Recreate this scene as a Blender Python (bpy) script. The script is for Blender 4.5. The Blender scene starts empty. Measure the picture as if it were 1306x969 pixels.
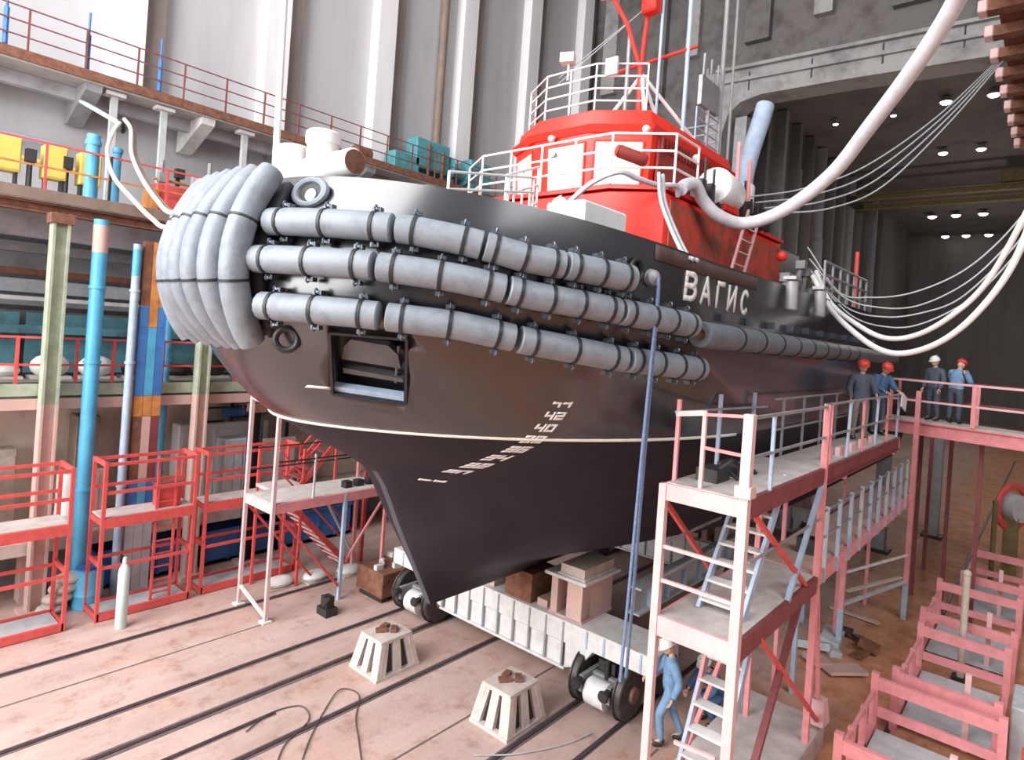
import bpy, bmesh, math, random
from mathutils import Vector, Matrix
random.seed(7)
COL = bpy.context.scene.collection
PI = math.pi
V = Vector
ORG = {}

def link(o):
    COL.objects.link(o); return o

def setp(o, label=None, cat=None, group=None, kind=None):
    if label: o['label'] = label
    if cat: o['category'] = cat
    if group: o['group'] = group
    if kind: o['kind'] = kind
    return o

def thing(name, label, cat, loc=(0, 0, 0), group=None):
    o = bpy.data.objects.new(name, None); link(o)
    o.location = loc; o.empty_display_size = .2
    ORG[o.name] = V(loc)
    return setp(o, label, cat, group)

class MB:
    def __init__(s):
        s.v = []; s.f = []; s.m = []
    def add(s, vs, fs, mi=0):
        b = len(s.v); s.v += [V(p) for p in vs]
        s.f += [tuple(b + i for i in f) for f in fs]; s.m += [mi] * len(fs)
        return s
    def frame(s, pts, fs, c, M):
        return s.add([V(c) + M @ V(p) for p in pts], fs)
    def box(s, lo, hi, mi=0):
        (a, b, c), (d, e, f) = lo, hi
        return s.add([(a, b, c), (d, b, c), (d, e, c), (a, e, c), (a, b, f), (d, b, f), (d, e, f), (a, e, f)],
                     [(0, 3, 2, 1), (4, 5, 6, 7), (0, 1, 5, 4), (1, 2, 6, 5), (2, 3, 7, 6), (3, 0, 4, 7)], mi)
    def cbox(s, c, sz, M=None, mi=0):
        M = M or Matrix.Identity(3); x, y, z = [k / 2 for k in sz]
        vs = [V(c) + M @ V(p) for p in [(-x, -y, -z), (x, -y, -z), (x, y, -z), (-x, y, -z), (-x, -y, z), (x, -y, z), (x, y, z), (-x, y, z)]]
        return s.add(vs, [(0, 3, 2, 1), (4, 5, 6, 7), (0, 1, 5, 4), (1, 2, 6, 5), (2, 3, 7, 6), (3, 0, 4, 7)], mi)
    def bar(s, p0, p1, w, h=None, up=(0, 0, 1)):
        p0, p1 = V(p0), V(p1); d = p1 - p0; L = d.length; d.normalize(); u = V(up)
        if abs(d.dot(u)) > .97: u = V((1, 0, 0))
        a = d.cross(u).normalized(); b = a.cross(d).normalized(); h = h or w
        q = [a * (i * w / 2) + b * (j * h / 2) for i, j in ((-1, -1), (1, -1), (1, 1), (-1, 1))]
        return s.add([p0 + k for k in q] + [p1 + k for k in q], [(3, 2, 1, 0), (4, 5, 6, 7), (0, 1, 5, 4), (1, 2, 6, 5), (2, 3, 7, 6), (3, 0, 4, 7)])
    def ibeam(s, p0, p1, w, h, t=.025, up=(0, 0, 1)):
        p0, p1 = V(p0), V(p1); u = V(up)
        s.bar(p0 + u * (h / 2 - t / 2), p1 + u * (h / 2 - t / 2), w, t, up)
        s.bar(p0 - u * (h / 2 - t / 2), p1 - u * (h / 2 - t / 2), w, t, up)
        return s.bar(p0, p1, t, h - 2 * t, up)
    def tube(s, pts, r, n=8, cap=True):
        pts = [V(p) for p in pts]; N = len(pts)
        rs = r if isinstance(r, (list, tuple)) else [r] * N
        t0 = (pts[1] - pts[0]).normalized()
        a = t0.cross(V((0, 0, 1)))
        if a.length < .05: a = t0.cross(V((1, 0, 0)))
        a.normalize(); vs = []
        for i in range(N):
            t = (pts[min(i + 1, N - 1)] - pts[max(i - 1, 0)]).normalized()
            a = (a - t * a.dot(t)).normalized(); b = t.cross(a)
            vs += [pts[i] + a * (rs[i] * math.cos(2 * PI * k / n)) + b * (rs[i] * math.sin(2 * PI * k / n)) for k in range(n)]
        fs = [(i * n + k, i * n + (k + 1) % n, (i + 1) * n + (k + 1) % n, (i + 1) * n + k) for i in range(N - 1) for k in range(n)]
        if cap: fs += [tuple(range(n - 1, -1, -1)), tuple((N - 1) * n + k for k in range(n))]
        return s.add(vs, fs)
    def cyl(s, p0, p1, r, r1=None, n=14):
        return s.tube([p0, p1], [r, r if r1 is None else r1], n)
    def lathe(s, prof, c, axis=(0, 0, 1), n=18):
        ax = V(axis).normalized(); a = ax.cross(V((0, 0, 1)))
        if a.length < .05: a = ax.cross(V((1, 0, 0)))
        a.normalize(); b = ax.cross(a); c = V(c); vs = []
        for (r, h) in prof:
            vs += [c + ax * h + (a * math.cos(2 * PI * k / n) + b * math.sin(2 * PI * k / n)) * r for k in range(n)]
        N = len(prof)
        fs = [(i * n + k, i * n + (k + 1) % n, (i + 1) * n + (k + 1) % n, (i + 1) * n + k) for i in range(N - 1) for k in range(n)]
        fs += [tuple(range(n - 1, -1, -1)), tuple((N - 1) * n + k for k in range(n))]
        return s.add(vs, fs)
    def ring(s, c, axis, R, r, n=18, m=8, ell=(1, 1)):
        ax = V(axis).normalized(); a = ax.cross(V((0, 0, 1)))
        if a.length < .05: a = V((1, 0, 0))
        a.normalize(); b = ax.cross(a); c = V(c); vs = []
        for i in range(n):
            t = 2 * PI * i / n; d = a * (math.cos(t) * ell[0]) + b * (math.sin(t) * ell[1])
            for j in range(m):
                u = 2 * PI * j / m
                vs.append(c + d * (R + r * math.cos(u)) + ax * (r * math.sin(u)))
        return s.add(vs, [(i * m + j, ((i + 1) % n) * m + j, ((i + 1) % n) * m + (j + 1) % m, i * m + (j + 1) % m) for i in range(n) for j in range(m)])
    def prism(s, poly, ax0, ax1, c, nrm, t):
        """polygon in plane (ax0,ax1) at c, extruded by t along nrm"""
        A, B, N, c = V(ax0), V(ax1), V(nrm), V(c); n = len(poly)
        vs = [c + A * x + B * y for x, y in poly] + [c + A * x + B * y + N * t for x, y in poly]
        return s.add(vs, [tuple(range(n - 1, -1, -1)), tuple(range(n, 2 * n))] + [(i, (i + 1) % n, n + (i + 1) % n, n + i) for i in range(n)])
    def sphere(s, c, r, n=14, m=9, sc=(1, 1, 1)):
        vs = []; c = V(c)
        for i in range(m + 1):
            p = PI * i / m
            vs += [c + V((r * sc[0] * math.sin(p) * math.cos(2 * PI * k / n), r * sc[1] * math.sin(p) * math.sin(2 * PI * k / n), r * sc[2] * math.cos(p))) for k in range(n)]
        return s.add(vs, [(i * n + k, (i + 1) * n + k, (i + 1) * n + (k + 1) % n, i * n + (k + 1) % n) for i in range(m) for k in range(n)])
    def build(s, name, mat, parent=None, label=None, cat=None, group=None, kind=None, ang=35, bevel=0, fix=True):
        mats = mat if isinstance(mat, (list, tuple)) else [mat]
        if parent is None:
            xs = [p.x for p in s.v]; ys = [p.y for p in s.v]; zs = [p.z for p in s.v]
            o0 = V(((min(xs) + max(xs)) / 2, (min(ys) + max(ys)) / 2, min(zs)))
        else:
            o0 = ORG[parent.name]
        bm = bmesh.new()
        vv = [bm.verts.new(p - o0) for p in s.v]
        for f, mi in zip(s.f, s.m):
            try:
                q = bm.faces.new([vv[i] for i in f]); q.material_index = mi; q.smooth = True
            except ValueError:
                pass
        bmesh.ops.remove_doubles(bm, verts=bm.verts, dist=1e-5)
        if fix: bmesh.ops.recalc_face_normals(bm, faces=bm.faces)
        if bevel:
            es = [e for e in bm.edges if len(e.link_faces) == 2 and e.calc_face_angle(0) > .6]
            bmesh.ops.bevel(bm, geom=es, offset=bevel, segments=1, affect='EDGES', clamp_overlap=True)
            for f in bm.faces: f.smooth = True
        me = bpy.data.meshes.new(name); bm.to_mesh(me); bm.free()
        me.set_sharp_from_angle(angle=math.radians(ang))
        for m in mats: me.materials.append(m)
        o = bpy.data.objects.new(name, me); link(o)
        if parent is None: o.location = o0
        else: o.parent = parent
        ORG[o.name] = o0
        return setp(o, label, cat, group, kind)

def bar(root, name, mat, p0, p1, w, h=None, label=None):
    return MB().bar(p0, p1, w, h).build(name, mat, root, label)
def tub(root, name, mat, pts, r, n=8, label=None):
    return MB().tube(pts, r, n).build(name, mat, root, label)

def copytree(o, loc=None, rz=None, label=None, parent=None):
    c = o.copy(); link(c); c.parent = parent
    if parent is None:
        c.location = loc
        if rz is not None: c.rotation_euler = (0, 0, rz)
        if label: c['label'] = label
        ORG[c.name] = V(loc)
    for ch in list(o.children): copytree(ch, parent=c)
    return c

def spline(pts, n=10):
    P = [V(p) for p in pts]; P = [P[0] * 2 - P[1]] + P + [P[-1] * 2 - P[-2]]; out = []
    for i in range(1, len(P) - 2):
        a, b, c, d = P[i - 1:i + 3]
        for k in range(n):
            t = k / n
            out.append(.5 * ((2 * b) + (c - a) * t + (2 * a - 5 * b + 4 * c - d) * t * t + (3 * b - a - 3 * c + d) * t ** 3))
    out.append(P[-2]); return out

def sag(p0, p1, drop, n=16):
    p0, p1 = V(p0), V(p1)
    return [p0.lerp(p1, i / n) - V((0, 0, drop * 4 * (i / n) * (1 - i / n))) for i in range(n + 1)]

# ------------------------------------------------------------------ materials
def mat(name, col, rough=.6, metal=0., var=.12, scale=3., col2=None, bump=0., spec=.5, stretch=(1, 1, 1), amt=.5, detail=6, world=False, coat=0., crough=.2):
    m = bpy.data.materials.new(name); m.use_nodes = True
    nt = m.node_tree; N = nt.nodes; L = nt.links; b = N['Principled BSDF']
    b.inputs['Roughness'].default_value = rough; b.inputs['Metallic'].default_value = metal
    b.inputs['Specular IOR Level'].default_value = spec
    b.inputs['Coat Weight'].default_value = coat; b.inputs['Coat Roughness'].default_value = crough
    if world:
        tc = N.new('ShaderNodeNewGeometry'); out = tc.outputs['Position']
    else:
        tc = N.new('ShaderNodeTexCoord'); out = tc.outputs['Object']
    mp = N.new('ShaderNodeMapping'); mp.inputs['Scale'].default_value = stretch
    L.new(out, mp.inputs['Vector'])
    nz = N.new('ShaderNodeTexNoise'); nz.inputs['Scale'].default_value = scale; nz.inputs['Detail'].default_value = detail
    nz.inputs['Roughness'].default_value = .65
    L.new(mp.outputs['Vector'], nz.inputs['Vector'])
    c = tuple(col) + (1,)
    c2 = tuple(col2) + (1,) if col2 else tuple(max(0, k * (1 - var * 2.2)) for k in col) + (1,)
    rp = N.new('ShaderNodeValToRGB'); e = rp.color_ramp.elements
    e[0].position = .5 - .22; e[0].color = c2; e[1].position = .5 + (.1 if not col2 else .22 * (1 - amt)); e[1].color = c
    if col2:
        e[0].position = max(0, amt - .12); e[1].position = min(1, amt + .12)
    L.new(nz.outputs['Fac'], rp.inputs['Fac']); L.new(rp.outputs['Color'], b.inputs['Base Color'])
    if bump:
        bp = N.new('ShaderNodeBump'); bp.inputs['Strength'].default_value = bump; bp.inputs['Distance'].default_value = .02
        n2 = N.new('ShaderNodeTexNoise'); n2.inputs['Scale'].default_value = scale * 6; n2.inputs['Detail'].default_value = 5
        L.new(mp.outputs['Vector'], n2.inputs['Vector'])
        L.new(n2.outputs['Fac'], bp.inputs['Height']); L.new(bp.outputs['Normal'], b.inputs['Normal'])
    return m

def glow(name, col, s):
    m = bpy.data.materials.new(name); m.use_nodes = True; b = m.node_tree.nodes['Principled BSDF']
    b.inputs['Base Color'].default_value = tuple(col) + (1,)
    b.inputs['Emission Color'].default_value = tuple(col) + (1,); b.inputs['Emission Strength'].default_value = s
    return m

M = dict(
    hull=mat('hull black paint', (.024, .022, .027), .3, var=.15, scale=1.2, bump=.02, spec=.6, coat=1., crough=.2),
    hull_low=mat('hull dark bottom paint', (.026, .022, .030), .55, var=.2, scale=.8, bump=.04, spec=.22),
    bar_stem=mat('grey stem bar', (.07, .08, .10), .45),
    rubber=mat('grey rubber', (.215, .24, .27), .5, var=.12, scale=5, bump=.15, col2=(.15, .17, .195), amt=.42),
    rubber_mid=mat('dark grey rubber', (.13, .145, .165), .5, var=.12, scale=5, bump=.15),
    darkgrey=mat('dark grey steel', (.12, .115, .12), .55, .2, var=.15),
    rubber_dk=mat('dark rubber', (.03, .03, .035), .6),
    strap=mat('black strap', (.018, .018, .022), .5),
    lug=mat('steel lug', (.16, .18, .21), .4, .6),
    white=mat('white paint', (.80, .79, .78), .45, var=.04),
    offwhite=mat('off white weathered paint', (.72, .70, .68), .6, var=.1, scale=5),
    line=mat('cream line paint', (.80, .76, .66), .6, var=.06, scale=8),
    red=mat('wheelhouse red paint', (.80, .035, .02), .45, var=.1, scale=2.5),
    reddk=mat('wheelhouse dark and shaded red', (.30, .035, .025), .6, var=.2, scale=4),  # darker wheelhouse red, shade of the port side put into the colour
    rust=mat('rust', (.24, .10, .06), .85, var=.25, scale=6, bump=.2),
    orange=mat('orange primer', (.62, .25, .07), .7, var=.2, scale=5),
    paper=mat('window masking paper', (.74, .70, .60), .8, var=.09, scale=4, col2=(.80, .50, .42), amt=.33),
    glass=mat('dark window glass', (.03, .035, .04), .12, spec=.6),
    pink=mat('pink faded red steel', (.80, .30, .31), .55, var=.1, scale=5),
    palepink=mat('pale pink steel', (.80, .50, .49), .5, var=.08, scale=5),
    sred=mat('scaffold red paint', (.72, .10, .09), .5, var=.12, scale=5),
    maroon=mat('maroon steel', (.24, .06, .065), .6, var=.15, scale=4),
    deck=mat('worn grey deck plate', (.60, .54, .51), .7, var=.14, scale=3, bump=.1),
    deckgrey=mat('cool grey deck plate', (.52, .54, .56), .7, var=.12, scale=4),
    steelblue=mat('pale blue steel', (.42, .52, .66), .45, var=.12, scale=5),
    steelgrey=mat('grey steel', (.36, .36, .37), .5, .3, var=.14),
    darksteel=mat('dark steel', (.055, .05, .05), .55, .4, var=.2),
    concrete=mat('concrete', (.55, .50, .46), .9, var=.13, scale=3, bump=.3),
    blockc=mat('pinkish keel block concrete', (.66, .55, .50), .9, var=.13, scale=4, bump=.3),
    gcol=mat('pale green column paint', (.42, .47, .35), .6, var=.18, scale=3),
    pcol=mat('flaking pink column paint', (.62, .40, .35), .7, col2=(.45, .40, .36), scale=3, amt=.4),
    bluepipe=mat('blue pipe paint', (.10, .42, .66), .4, var=.12, scale=3),
    bluepaint=mat('deep blue paint', (.06, .20, .52), .5, var=.15, scale=3),
    teal=mat('teal machine paint', (.10, .36, .40), .5, var=.15, scale=4),
    tealwall=mat('teal dirty wall', (.08, .22, .26), .8, col2=(.05, .09, .11), scale=1.6, amt=.45),
    yellow=mat('yellow panel paint', (.80, .56, .12), .55, var=.08),
    yellowdk=mat('dark crane yellow', (.20, .15, .06), .7, var=.2),  # dark brownish yellow, slightly mottled
    hose=mat('grey white hose', (.62, .60, .64), .55, var=.08, scale=6),
    hose_c=mat('cream hose', (.70, .63, .55), .6, var=.08),
    cable=mat('pale cable', (.45, .48, .50), .5, var=.1),
    cable_dk=mat('dark cable', (.09, .07, .07), .6),
    rope=mat('blue rope', (.16, .22, .36), .8, var=.2, scale=30, bump=.4),
    tire=mat('bogie wheel steel', (.10, .085, .08), .5, .4, var=.25, scale=6),
    hub=mat('wheel hub rust', (.30, .16, .13), .6, .2, var=.2, scale=6),
    tgreen=mat('pale green gas cylinder paint', (.62, .76, .70), .4, var=.05),
    skin=mat('skin', (.62, .38, .28), .55, var=.04),
    jackdk=mat('dark work jacket', (.09, .11, .15), .85, var=.15, scale=12),
    jackblue=mat('blue work jacket', (.07, .16, .32), .85, var=.15, scale=12),
    pale_blue=mat('pale blue overall cloth', (.20, .34, .52), .85, var=.15, scale=10),
    khaki=mat('khaki trousers', (.26, .22, .19), .85, var=.15, scale=10),
    boot=mat('boot leather', (.03, .025, .02), .6),
    helm_red=mat('red helmet', (.70, .06, .05), .35),
    helm_white=mat('white helmet', (.82, .84, .78), .35, var=.03),
    helm_green=mat('pale green helmet', (.62, .80, .66), .35, var=.03),
    rail=mat('rail steel', (.085, .06, .07), .5, .3, var=.25, scale=5),
    slot=mat('oily slot grime', (.16, .115, .11), .8, var=.2, scale=3),
    planks=mat('old plank', (.62, .52, .44), .8, var=.15, scale=5, stretch=(1, 8, 1)),
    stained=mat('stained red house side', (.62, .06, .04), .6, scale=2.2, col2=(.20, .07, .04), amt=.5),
    primer=mat('brown primer band', (.085, .05, .045), .7, var=.2, scale=4),
    brownstrip=mat('brown wall strip', (.26, .21, .19), .8, var=.15, scale=1.5, stretch=(1, 1, .2)),
    brownpipe=mat('brown pipe', (.25, .18, .14), .6, var=.15),
)
# ------------------------------------------------------------------ setting: hall shell
def floor_mat():
    m = bpy.data.materials.new('slipway concrete floor'); m.use_nodes = True
    nt = m.node_tree; N = nt.nodes; L = nt.links; b = N['Principled BSDF']; b.inputs['Roughness'].default_value = .75
    g = N.new('ShaderNodeNewGeometry')
    def noise(sc, det=6, ro=.6, st=(1, 1, 1)):
        mp = N.new('ShaderNodeMapping'); mp.inputs['Scale'].default_value = st; L.new(g.outputs['Position'], mp.inputs['Vector'])
        n = N.new('ShaderNodeTexNoise'); n.inputs['Scale'].default_value = sc; n.inputs['Detail'].default_value = det; n.inputs['Roughness'].default_value = ro
        L.new(mp.outputs['Vector'], n.inputs['Vector']); return n.outputs['Fac']
    def ramp(f, p0, c0, p1, c1):
        r = N.new('ShaderNodeValToRGB'); e = r.color_ramp.elements
        e[0].position = p0; e[0].color = tuple(c0) + (1,); e[1].position = p1; e[1].color = tuple(c1) + (1,)
        L.new(f, r.inputs['Fac']); return r.outputs['Color']
    def mix(f, a, c, t='MIX'):
        x = N.new('ShaderNodeMix'); x.data_type = 'RGBA'; x.blend_type = t
        if isinstance(f, float): x.inputs['Factor'].default_value = f
        else: L.new(f, x.inputs['Factor'])
        L.new(a, x.inputs['A']); L.new(c, x.inputs['B']); return x.outputs['Result']
    base = ramp(noise(.7, 8, .7, (.35, 1, 1)), .3, (.40, .27, .23), .62, (.57, .405, .36))
    rust = ramp(noise(1.3, 8, .7), .3, (.42, .17, .075), .7, (.72, .36, .21))
    # rusty dirt lies on the floor strip in front of and right of the starboard cart track
    sp = N.new('ShaderNodeSeparateXYZ'); L.new(g.outputs['Position'], sp.inputs['Vector'])
    mr = N.new('ShaderNodeMapRange'); mr.inputs['From Min'].default_value = 5.6; mr.inputs['From Max'].default_value = 2.6; L.new(sp.outputs['Y'], mr.inputs['Value'])
    n3 = ramp(noise(.55, 6, .65), .38, (0, 0, 0), .6, (1, 1, 1))
    ad = N.new('ShaderNodeMath'); ad.operation = 'MULTIPLY_ADD'; L.new(mr.outputs['Result'], ad.inputs[0]); ad.inputs[1].default_value = 1.1
    ad2 = N.new('ShaderNodeMath'); ad2.operation = 'MULTIPLY_ADD'; L.new(n3, ad2.inputs[0]); ad2.inputs[1].default_value = .5; ad2.inputs[2].default_value = -.32
    L.new(ad2.outputs[0], ad.inputs[2]); ad.use_clamp = True
    c = mix(ad.outputs[0], base, rust)
    stain = ramp(noise(2.2, 8, .75), .52, (1, 1, 1), .68, (.62, .52, .50))
    c = mix(.8, c, stain, 'MULTIPLY')
    L.new(c, b.inputs['Base Color'])
    bp = N.new('ShaderNodeBump'); bp.inputs['Strength'].default_value = .25; bp.inputs['Distance'].default_value = .03
    L.new(noise(9, 6), bp.inputs['Height']); L.new(bp.outputs['Normal'], b.inputs['Normal'])
    return m

def wall_mat(name, c0, c1, sc, streak=(1, 1, .15), bump=.15):
    return mat(name, c0, .9, var=.1, scale=sc, col2=c1, amt=.42, stretch=streak, bump=bump, world=True)

WM = dict(
    panel=wall_mat('grey wall panel', (.50, .49, .50), (.42, .41, .425), .8),
    pil=wall_mat('white pilaster', (.80, .78, .78), (.70, .68, .68), 1.0),
    under=wall_mat('dingy lower wall', (.44, .43, .45), (.25, .24, .25), .9, (1, 1, 1)),
    low=wall_mat('stained lower wall', (.80, .68, .56), (.45, .34, .28), .8, (1, 1, .6)),
    portal=wall_mat('dark mottled brick', (.16, .145, .14), (.085, .07, .065), .9, (1, 1, 1)),  # dark grey-brown with random darker patches
    lintel=wall_mat('grey concrete lintel', (.36, .345, .335), (.20, .185, .18), .8, (1, 1, 1)),
    inner=wall_mat('dark inner hall wall', (.17, .155, .15), (.11, .10, .098), .5, (1, 1, .15)),  # dark grey-brown, mottling stretched vertically
    ceil=wall_mat('hall ceiling', (.25, .24, .24), (.18, .17, .17), .5, (1, 1, 1)),
    slab=wall_mat('concrete slab edge', (.44, .41, .39), (.27, .24, .23), 1.2, (1, 1, 1)),
)
def S(name, mb, m, parent=None):
    return mb.build(name, m, parent, kind=None if parent else 'structure')

S('floor', MB().box((-12, -16, -.4), (96, 22.5, 0)), floor_mat())
# left wall: upper wall with pilasters, lower set-back wall bays below the upper gallery
w = S('wall_left', MB().box((-12, 22, 0), (31, 22.4, 31)), WM['panel'])
for k in range(-3, 6):
    x = 6.55 + 4.65 * k
    S('pilaster', MB().box((x - .5, 21.45, 13.02), (x + .36, 22.05, 30.98)), WM['pil'], w)
    S('wall_strip', MB().box((x + .36, 21.7, 13.02), (x + .98, 22.02, 30.98)), M['brownstrip'], w)  # dark brown strip down the right side of each pilaster
S('ceiling', MB().box((-12, -16, 31), (31, 22.4, 31.3)), WM['ceil'])
# portal wall at x=31: opening up to z 19.4 with rounded left shoulder
pw = MB()
pw.box((31, 14.4, 0), (32, 22.4, 31)); pw.box((31, -16, 20.6), (32, 14.4, 31))
po = S('wall_back', pw, WM['portal'])
lt = MB()
arc = [(14.4, 0), (14.4, 20.8), (-16, 20.1), (-16, 18.9)] + [(y, 19.05 + (y - 2.5) * .035) for y in (2.5, 8)]
sh = [(11.6, 19.3), (12.6, 19.1), (13.2, 18.6), (13.45, 17.7), (13.5, 16), (13.5, 0)]
lt.prism([(y, z) for y, z in arc + sh], (0, 1, 0), (0, 0, 1), (30.7, 0, 0), (1, 0, 0), 1.5)
S('lintel', lt, WM['lintel'], po)
for z, d in ((20.55, .35), (19.95, .2)):
    S('lintel_ledge', MB().bar((30.62, 13.9, z + .25), (30.62, -15.5, z - .45), d, .16), WM['lintel'], po)
S('jamb_post', MB().box((31.4, 12.5, 0), (32.0, 13.1, 18.6)), M['steelgrey'], po)
for k in range(5):
    y = 12.2 - k * 2.9
    S('lintel_joint', MB().box((30.68, y, 19.6), (30.72, y + .07, 20.5)), M['darksteel'], po)
# brick piers and ducts on the dark wall above the opening
for k, (y, z, a, h) in enumerate(((20.5, 21, .9, 9), (17.5, 20, 1.1, 10), (15.4, 22, .7, 8), (12, 22, 1.2, 3), (9, 22.5, .8, 3.2), (5.5, 22, 1.4, 2.6))):
    S('wall_pier', MB().box((30.6, y - a / 2, z), (31, y + a / 2, z + h)), WM['portal'] if k % 2 else WM['lintel'], po)
# inner hall
iw = S('wall_inner', MB().box((32, 15, 0), (95, 15.4, 23)), WM['inner'])
for k in range(14):
    x = 33.4 + k * 3.1
    S('inner_column', MB().box((x, 14.35, 0), (x + .55, 15.0, 22.8)), M['steelgrey'] if k % 3 == 0 else WM['inner'], iw)
    S('inner_duct', MB().cyl((x + 1.6, 14.7, 0), (x + 1.6, 14.7, 20 - (k % 4) * 2), .14, n=8), M['rust'] if k % 2 else M['steelgrey'], iw)
S('wall_far', MB().box((95, -16, 0), (95.4, 15.4, 23)), WM['inner'])
S('wall_right', MB().box((22, -16.4, 0), (95, -16, 31)), WM['inner'])
S('ceiling', MB().box((32, -16, 22.9), (95, 15.4, 23.2)), WM['inner'])

# rails sunk into the floor
def rail(y, x0, x1, label, w=.07, slot=.17):
    t = thing('floor_rail', label, 'rail', ((x0 + x1) / 2, y, 0), 'steel rails sunk in the floor')
    MB().box((x0, y - slot / 2, .0005), (x1, y + slot / 2, .006)).build('rail_slot', M['slot'], t)
    MB().box((x0, y - w / 2, .006), (x1, y + w / 2, .022)).build('rail_head', M['rail'], t)
    return t
rail(14.12, -3, 30, 'sunken steel rail closest to the red left-hand scaffolds, under the foot of the tower')
rail(11.64, -2, 30.4, 'sunken rail under the far wheel of the left-hand bogie')
rail(10.6, -2, 30.4, 'sunken rail under the near wheel of the left-hand bogie, left of the left keel block', slot=.22)
rail(9.15, -2, 30.4, 'sunken rail running just right of the left concrete keel block')
rail(6.47, -2, 30.4, 'sunken rail passing right of the right keel block and under the inner right wheel')
rail(5.54, -2, 30.4, 'sunken rail under the outer wheel beside the worker in pale blue', slot=.12)
rail(2.02, 8, 60, 'dark sunken rail along the left side of the pink staging frames', slot=.1)
rail(9.88, -2, 5.9, 'short brown sunken rail stub ending left of the left keel block', w=.06, slot=.12)
# expansion joints
for n, (y, x0, x1) in enumerate(((13.0, -2, 7.4), (7.55, 3, 11), (4.75, 6, 10))):
    S('trim_%d' % (n + 1), MB().box((x0, y - .02, .0004), (x1, y + .02, .004)), M['slot'])
# ------------------------------------------------------------------ tug hull form (port side faces -Y, bow faces -X)
YC = 8.2
TAB = [  # z, stem x, entrance length, half beam, fullness exponent
    (1.95, 7.73, 3.0, .02, 1.4), (2.10, 7.66, 9, .30, 1.5), (2.4, 7.50, 11, 1.15, 1.5), (2.8, 7.28, 10.5, 2.7, 1.45), (3.5, 6.90, 9, 3.92, 1.38),
    (4.45, 6.37, 8, 4.13, 1.28), (4.9, 5.60, 7.3, 4.16, 1.25), (5.4, 4.75, 6.5, 4.18, 1.2), (5.9, 4.15, 6.4, 4.2, 1.2),
    (6.5, 3.78, 5.6, 4.22, 1.1), (7.2, 3.68, 5.0, 4.25, 1.04), (7.9, 3.85, 4.6, 4.28, 1.0), (8.8, 4.27, 4.2, 4.30, 1.0)]
def lv(z):
    T = TAB
    if z <= T[0][0]: return T[0][1:]
    if z >= T[-1][0]: return T[-1][1:]
    i = max(k for k in range(len(T) - 1) if T[k][0] <= z)
    a, b = T[i], T[i + 1]; h = b[0] - a[0]; t = (z - a[0]) / h; out = []
    for j in range(1, 5):
        s = (b[j] - a[j]) / h
        def tang(k):
            if k == 0: return (T[1][j] - T[0][j]) / (T[1][0] - T[0][0])
            if k == len(T) - 1: return (T[-1][j] - T[-2][j]) / (T[-1][0] - T[-2][0])
            l = (T[k][j] - T[k - 1][j]) / (T[k][0] - T[k - 1][0]); r = (T[k + 1][j] - T[k][j]) / (T[k + 1][0] - T[k][0])
            return 0 if l * r <= 0 else 2 * l * r / (l + r)
        m0, m1 = tang(i), tang(i + 1)
        out.append((2 * t ** 3 - 3 * t ** 2 + 1) * a[j] + (t ** 3 - 2 * t ** 2 + t) * h * m0 + (3 * t ** 2 - 2 * t ** 3) * b[j] + (t ** 3 - t ** 2) * h * m1)
    return out
STEM = .07
def yoff(x, z):
    xs, L, b, k = lv(z)
    if x <= xs: return 0.
    c = max(0., 1 - (x - xs) / L); s = math.sqrt(max(0, 1 - c * c)) ** k * b + STEM
    if x > 26: s *= math.sqrt(max(0, 1 - ((x - 26) / 3.9) ** 2))
    return s
def sheer(x):
    return 8.04 + .60 * (max(0, 9 - x) / 4.9) ** 2
def wl(z, off=0., n=60, x1=26., side=-1):
    """points of the port plan curve at height z (z may be a function of x), offset outward"""
    zf = z if callable(z) else (lambda x: z)
    out = []
    for i in range(n + 1):
        u = i / n
        z0 = zf(4.2)
        for _ in range(4):
            xs, L, b, k = lv(z0)
            x = xs + L * (1 - math.cos(u * 1.6 * PI / 2)) if u * 1.6 <= 1 else xs + L + (x1 - xs - L) * (u - .625) / .375
            z0 = zf(x)
        out.append((x, side * yoff(x, z0), z0))
    res = []
    for i, p in enumerate(out):
        a, b = out[max(0, i - 1)], out[min(n, i + 1)]
        tx, ty = b[0] - a[0], b[1] - a[1]
        if i == 0: tx, ty = 0, side * 1.
        l = math.hypot(tx, ty) or 1
        nx, ny = (ty, -tx) if side > 0 else (ty / l, -tx / l)
        if side < 0 and ny > 0 and nx > 0: nx, ny = -nx, -ny
        if ny * side < 0: nx, ny = -nx, -ny
        if i == 0: nx, ny = -1, 0
        res.append((p[0] + nx * off, YC + p[1] + ny * off, p[2], nx, ny))
    return res
def lin(tab):
    def f(x):
        if x <= tab[0][0]: return tab[0][1]
        for (a, b), (c, d) in zip(tab, tab[1:]):
            if x <= c: return b + (d - b) * (x - a) / (c - a)
        return tab[-1][1]
    return f
ROW = [lin([(3.7, 7.95), (4.67, 7.88), (5.1, 7.79), (5.6, 7.66), (6.7, 7.57)]), lin([(3.6, 7.48), (4.4, 7.45), (5.0, 7.38), (5.7, 7.25), (6.9, 7.15), (8.7, 7.04)]), lin([(3.6, 6.94), (4.4, 6.91), (5.1, 6.86), (5.8, 6.73), (6.9, 6.59), (8.9, 6.47)])]
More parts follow.
